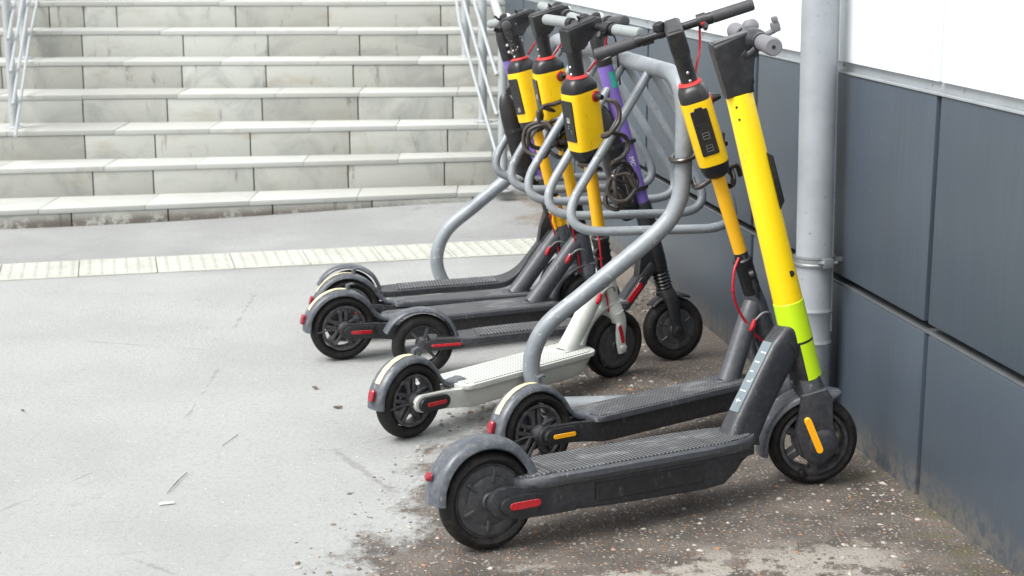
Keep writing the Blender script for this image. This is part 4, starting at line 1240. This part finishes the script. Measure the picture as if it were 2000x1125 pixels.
    fender(root, arc, .042, .018, 'fender_grey', 'front_fender', mtx=S, taper=lambda f: 1 if f < .85 else 1-.5*((f-.85)/.15)**2)
    fw = tyre(root, r, S @ Matrix.Translation(wc), .031, 'front_wheel', .0185)
    b = B(); rr = r-.031
    b.lathe([(rr+.002, -.024), (rr+.002, .024), (rr-.006, .026), (rr-.011, .018), (rr-.011, -.018), (rr-.006, -.026)], n=52)
    b.lathe([(0, -.036), (.02, -.036), (.042, -.030), (.050, -.022), (.050, .022), (.02, .034), (0, .034)], n=32, closed=False)
    for k in range(6):
        m = Matrix.Rotation(-2*math.pi*k/6-.35, 3, 'Y')
        b.box(m @ V((rr+.035)/2, 0, 0), (rr-.04, .036, .022), .004, m, 1)
        b.lathe([(0, -.0195), (.005, -.0195), (.005, -.016), (0, -.016)], m @ V(rr-.018, 0, 0), n=10, closed=False)
    b.build('rim', 'rim_dark', fw)
    b = B(); b.cyl(V(-.045, -.034, -.045), V(-.050, -.034, -.085), .004, 8); b.cyl(V(-.05, -.034, -.06), V(-.052, -.034, -.078), .009, 12, bev=.002); b.build('valve', 'black_soft', fw)
    # brake hose at the neck
    b = B(); b.tube(spline([V(axx(.39)-.060, -.012, .392), V(axx(.38)-.050, -.026, .388), V(axx(.38)-.040, -.034, .380), V(axx(.37)-.034, -.035, .362)], 6), .0035, 8); b.build('brake_hose', 'black_soft', root)
    # kickstand on the far side
    b = B(); b.tube([V(.56, .06, .07), V(.60, .12, .045), V(.625, .185, .010)], [.010, .009, .009], 12); b.build('kickstand', 'black_plastic', root)
    return root
big()

# ------------------------------------------------------------------ litter and grit
def butt(p, ang, L, lab):
    o = empty('cigarette_butt', (p[0], p[1], .0042), (0, 0, R(ang)))
    b = B(); b.tube([V(-L/2, 0, 0), V(-L*.12, 0, 0), V(-L*.11, 0, 0), V(L/2, 0, 0)], [.0040, .0041, .0038, .0036], 12)
    me = b.build('cigarette_butt', 'cigarette')
    me.location = o.location; me.rotation_euler = o.rotation_euler
    bpy.data.objects.remove(o)
    tag(me, lab, 'cigarette butt', 'litter on the asphalt')
butt((-.858, 3.726), 18, .036, 'white cigarette butt lying alone on the pale asphalt, beside a twig')
butt((.612, 4.535), 4, .034, 'upper of two white cigarette butts lying under the second scooter deck')
butt((.622, 4.505), 12, .034, 'lower of two white cigarette butts lying under the second scooter deck')
b = B(); b.tube(spline([V(-.872, 3.80, .004), V(-.866, 3.85, .006), V(-.862, 3.90, .005), V(-.853, 3.955, .004)], 5), [.0008]*5+[.0013]*5+[.0010]*6, 6)
tag(b.build('twig', 'twig'), 'thin dark twig lying on the pale asphalt above the single butt', 'twig')
b = B(); b.tube(spline([V(-.80, 4.18, .003), V(-.785, 4.23, .004), V(-.775, 4.28, .003)], 5), .0008, 6)
tag(b.build('twig', 'twig'), 'short twig left of the white scooter rear wheel, farther off', 'twig')
def leaf(p, s, lab):
    b = B(); rr = random.Random(int(p[0]*1000)); secs = []
    for k in range(7):
        f = k/6; w = s*.35*math.sin(math.pi*min(.98, max(.03, f)))
        secs.append([V((f-.5)*s, y*w, .002+.006*abs(y)*rr.uniform(.4, 1.2)) for y in (-1, -.4, 0, .4, 1)])
    b.loft(secs, False, False); o = b.build('leaf', 'leaf'); o.location = (p[0], p[1], .001); o.rotation_euler = (0, 0, rr.uniform(0, 6)); tag(o, lab, 'leaf', 'dry leaves on the asphalt')
leaf((-.519, 4.535), .026, 'crumpled dry brown leaf left of the white scooter rear wheel')
leaf((-.612, 4.739), .024, 'dry brown leaf below the leftmost scooter rear wheel')
leaf((-1.447, 4.499), .014, 'tiny dry leaf far out on the pale asphalt at left')

# loose grit: pale and brown chips over the worn asphalt
rg = random.Random(11)
b = B()
cnt = 0
while cnt < 2600:
    t = rg.uniform(-.7, 2.4); lim = 1.48 + (.22-1.48)*(t+.3)/2.6
    d = rg.uniform(.0, max(.25, lim*1.15))
    p = WB + WD*t - WN*d
    if mnoise.noise(V(p.x*2.3, p.y*2.3, 3.)) < -.25: continue
    cnt += 1
    s = rg.choice((.0022, .003, .0036, .005, .0075)) * rg.uniform(.7, 1.25)
    b.tv = rg.random()
    a = rg.uniform(0, 6.28); ca, sa = math.cos(a), math.sin(a)
    ax, ay, az = s*rg.uniform(.8, 1.5), s*rg.uniform(.6, 1), s*rg.uniform(.35, .6)
    ring = [b.bm.verts.new((p.x + (ax*math.cos(k*1.2566)*ca - ay*math.sin(k*1.2566)*sa)*rg.uniform(.8, 1.1), p.y + (ax*math.cos(k*1.2566)*sa + ay*math.sin(k*1.2566)*ca)*rg.uniform(.8, 1.1), az*.5)) for k in range(5)]
    tp = b.bm.verts.new((p.x, p.y, az*1.4)); lo = [b.bm.verts.new((v.co.x, v.co.y, -.002)) for v in ring]
    for k in range(5):
        j = (k+1) % 5
        b.face((ring[k], ring[j], tp)); b.face((lo[k], lo[j], ring[j], ring[k]))
def m_grit():
    t = NT('grit')
    a = t.n.new('ShaderNodeAttribute'); a.attribute_name = 'tint'
    c = t.mix(t.ramp(a.outputs['Fac'], .2, .8), srgb(96, 89, 82), srgb(168, 163, 155))
    c = t.mix(t.ramp(a.outputs['Fac'], .88, .9), c, srgb(150, 112, 84))
    return t.done(c, .8)
M['grit'] = m_grit()
tag(b.build('gravel', 'grit', smooth=0), kind='stuff', label='loose grit and small stones on the worn asphalt by the wall', cat='gravel')
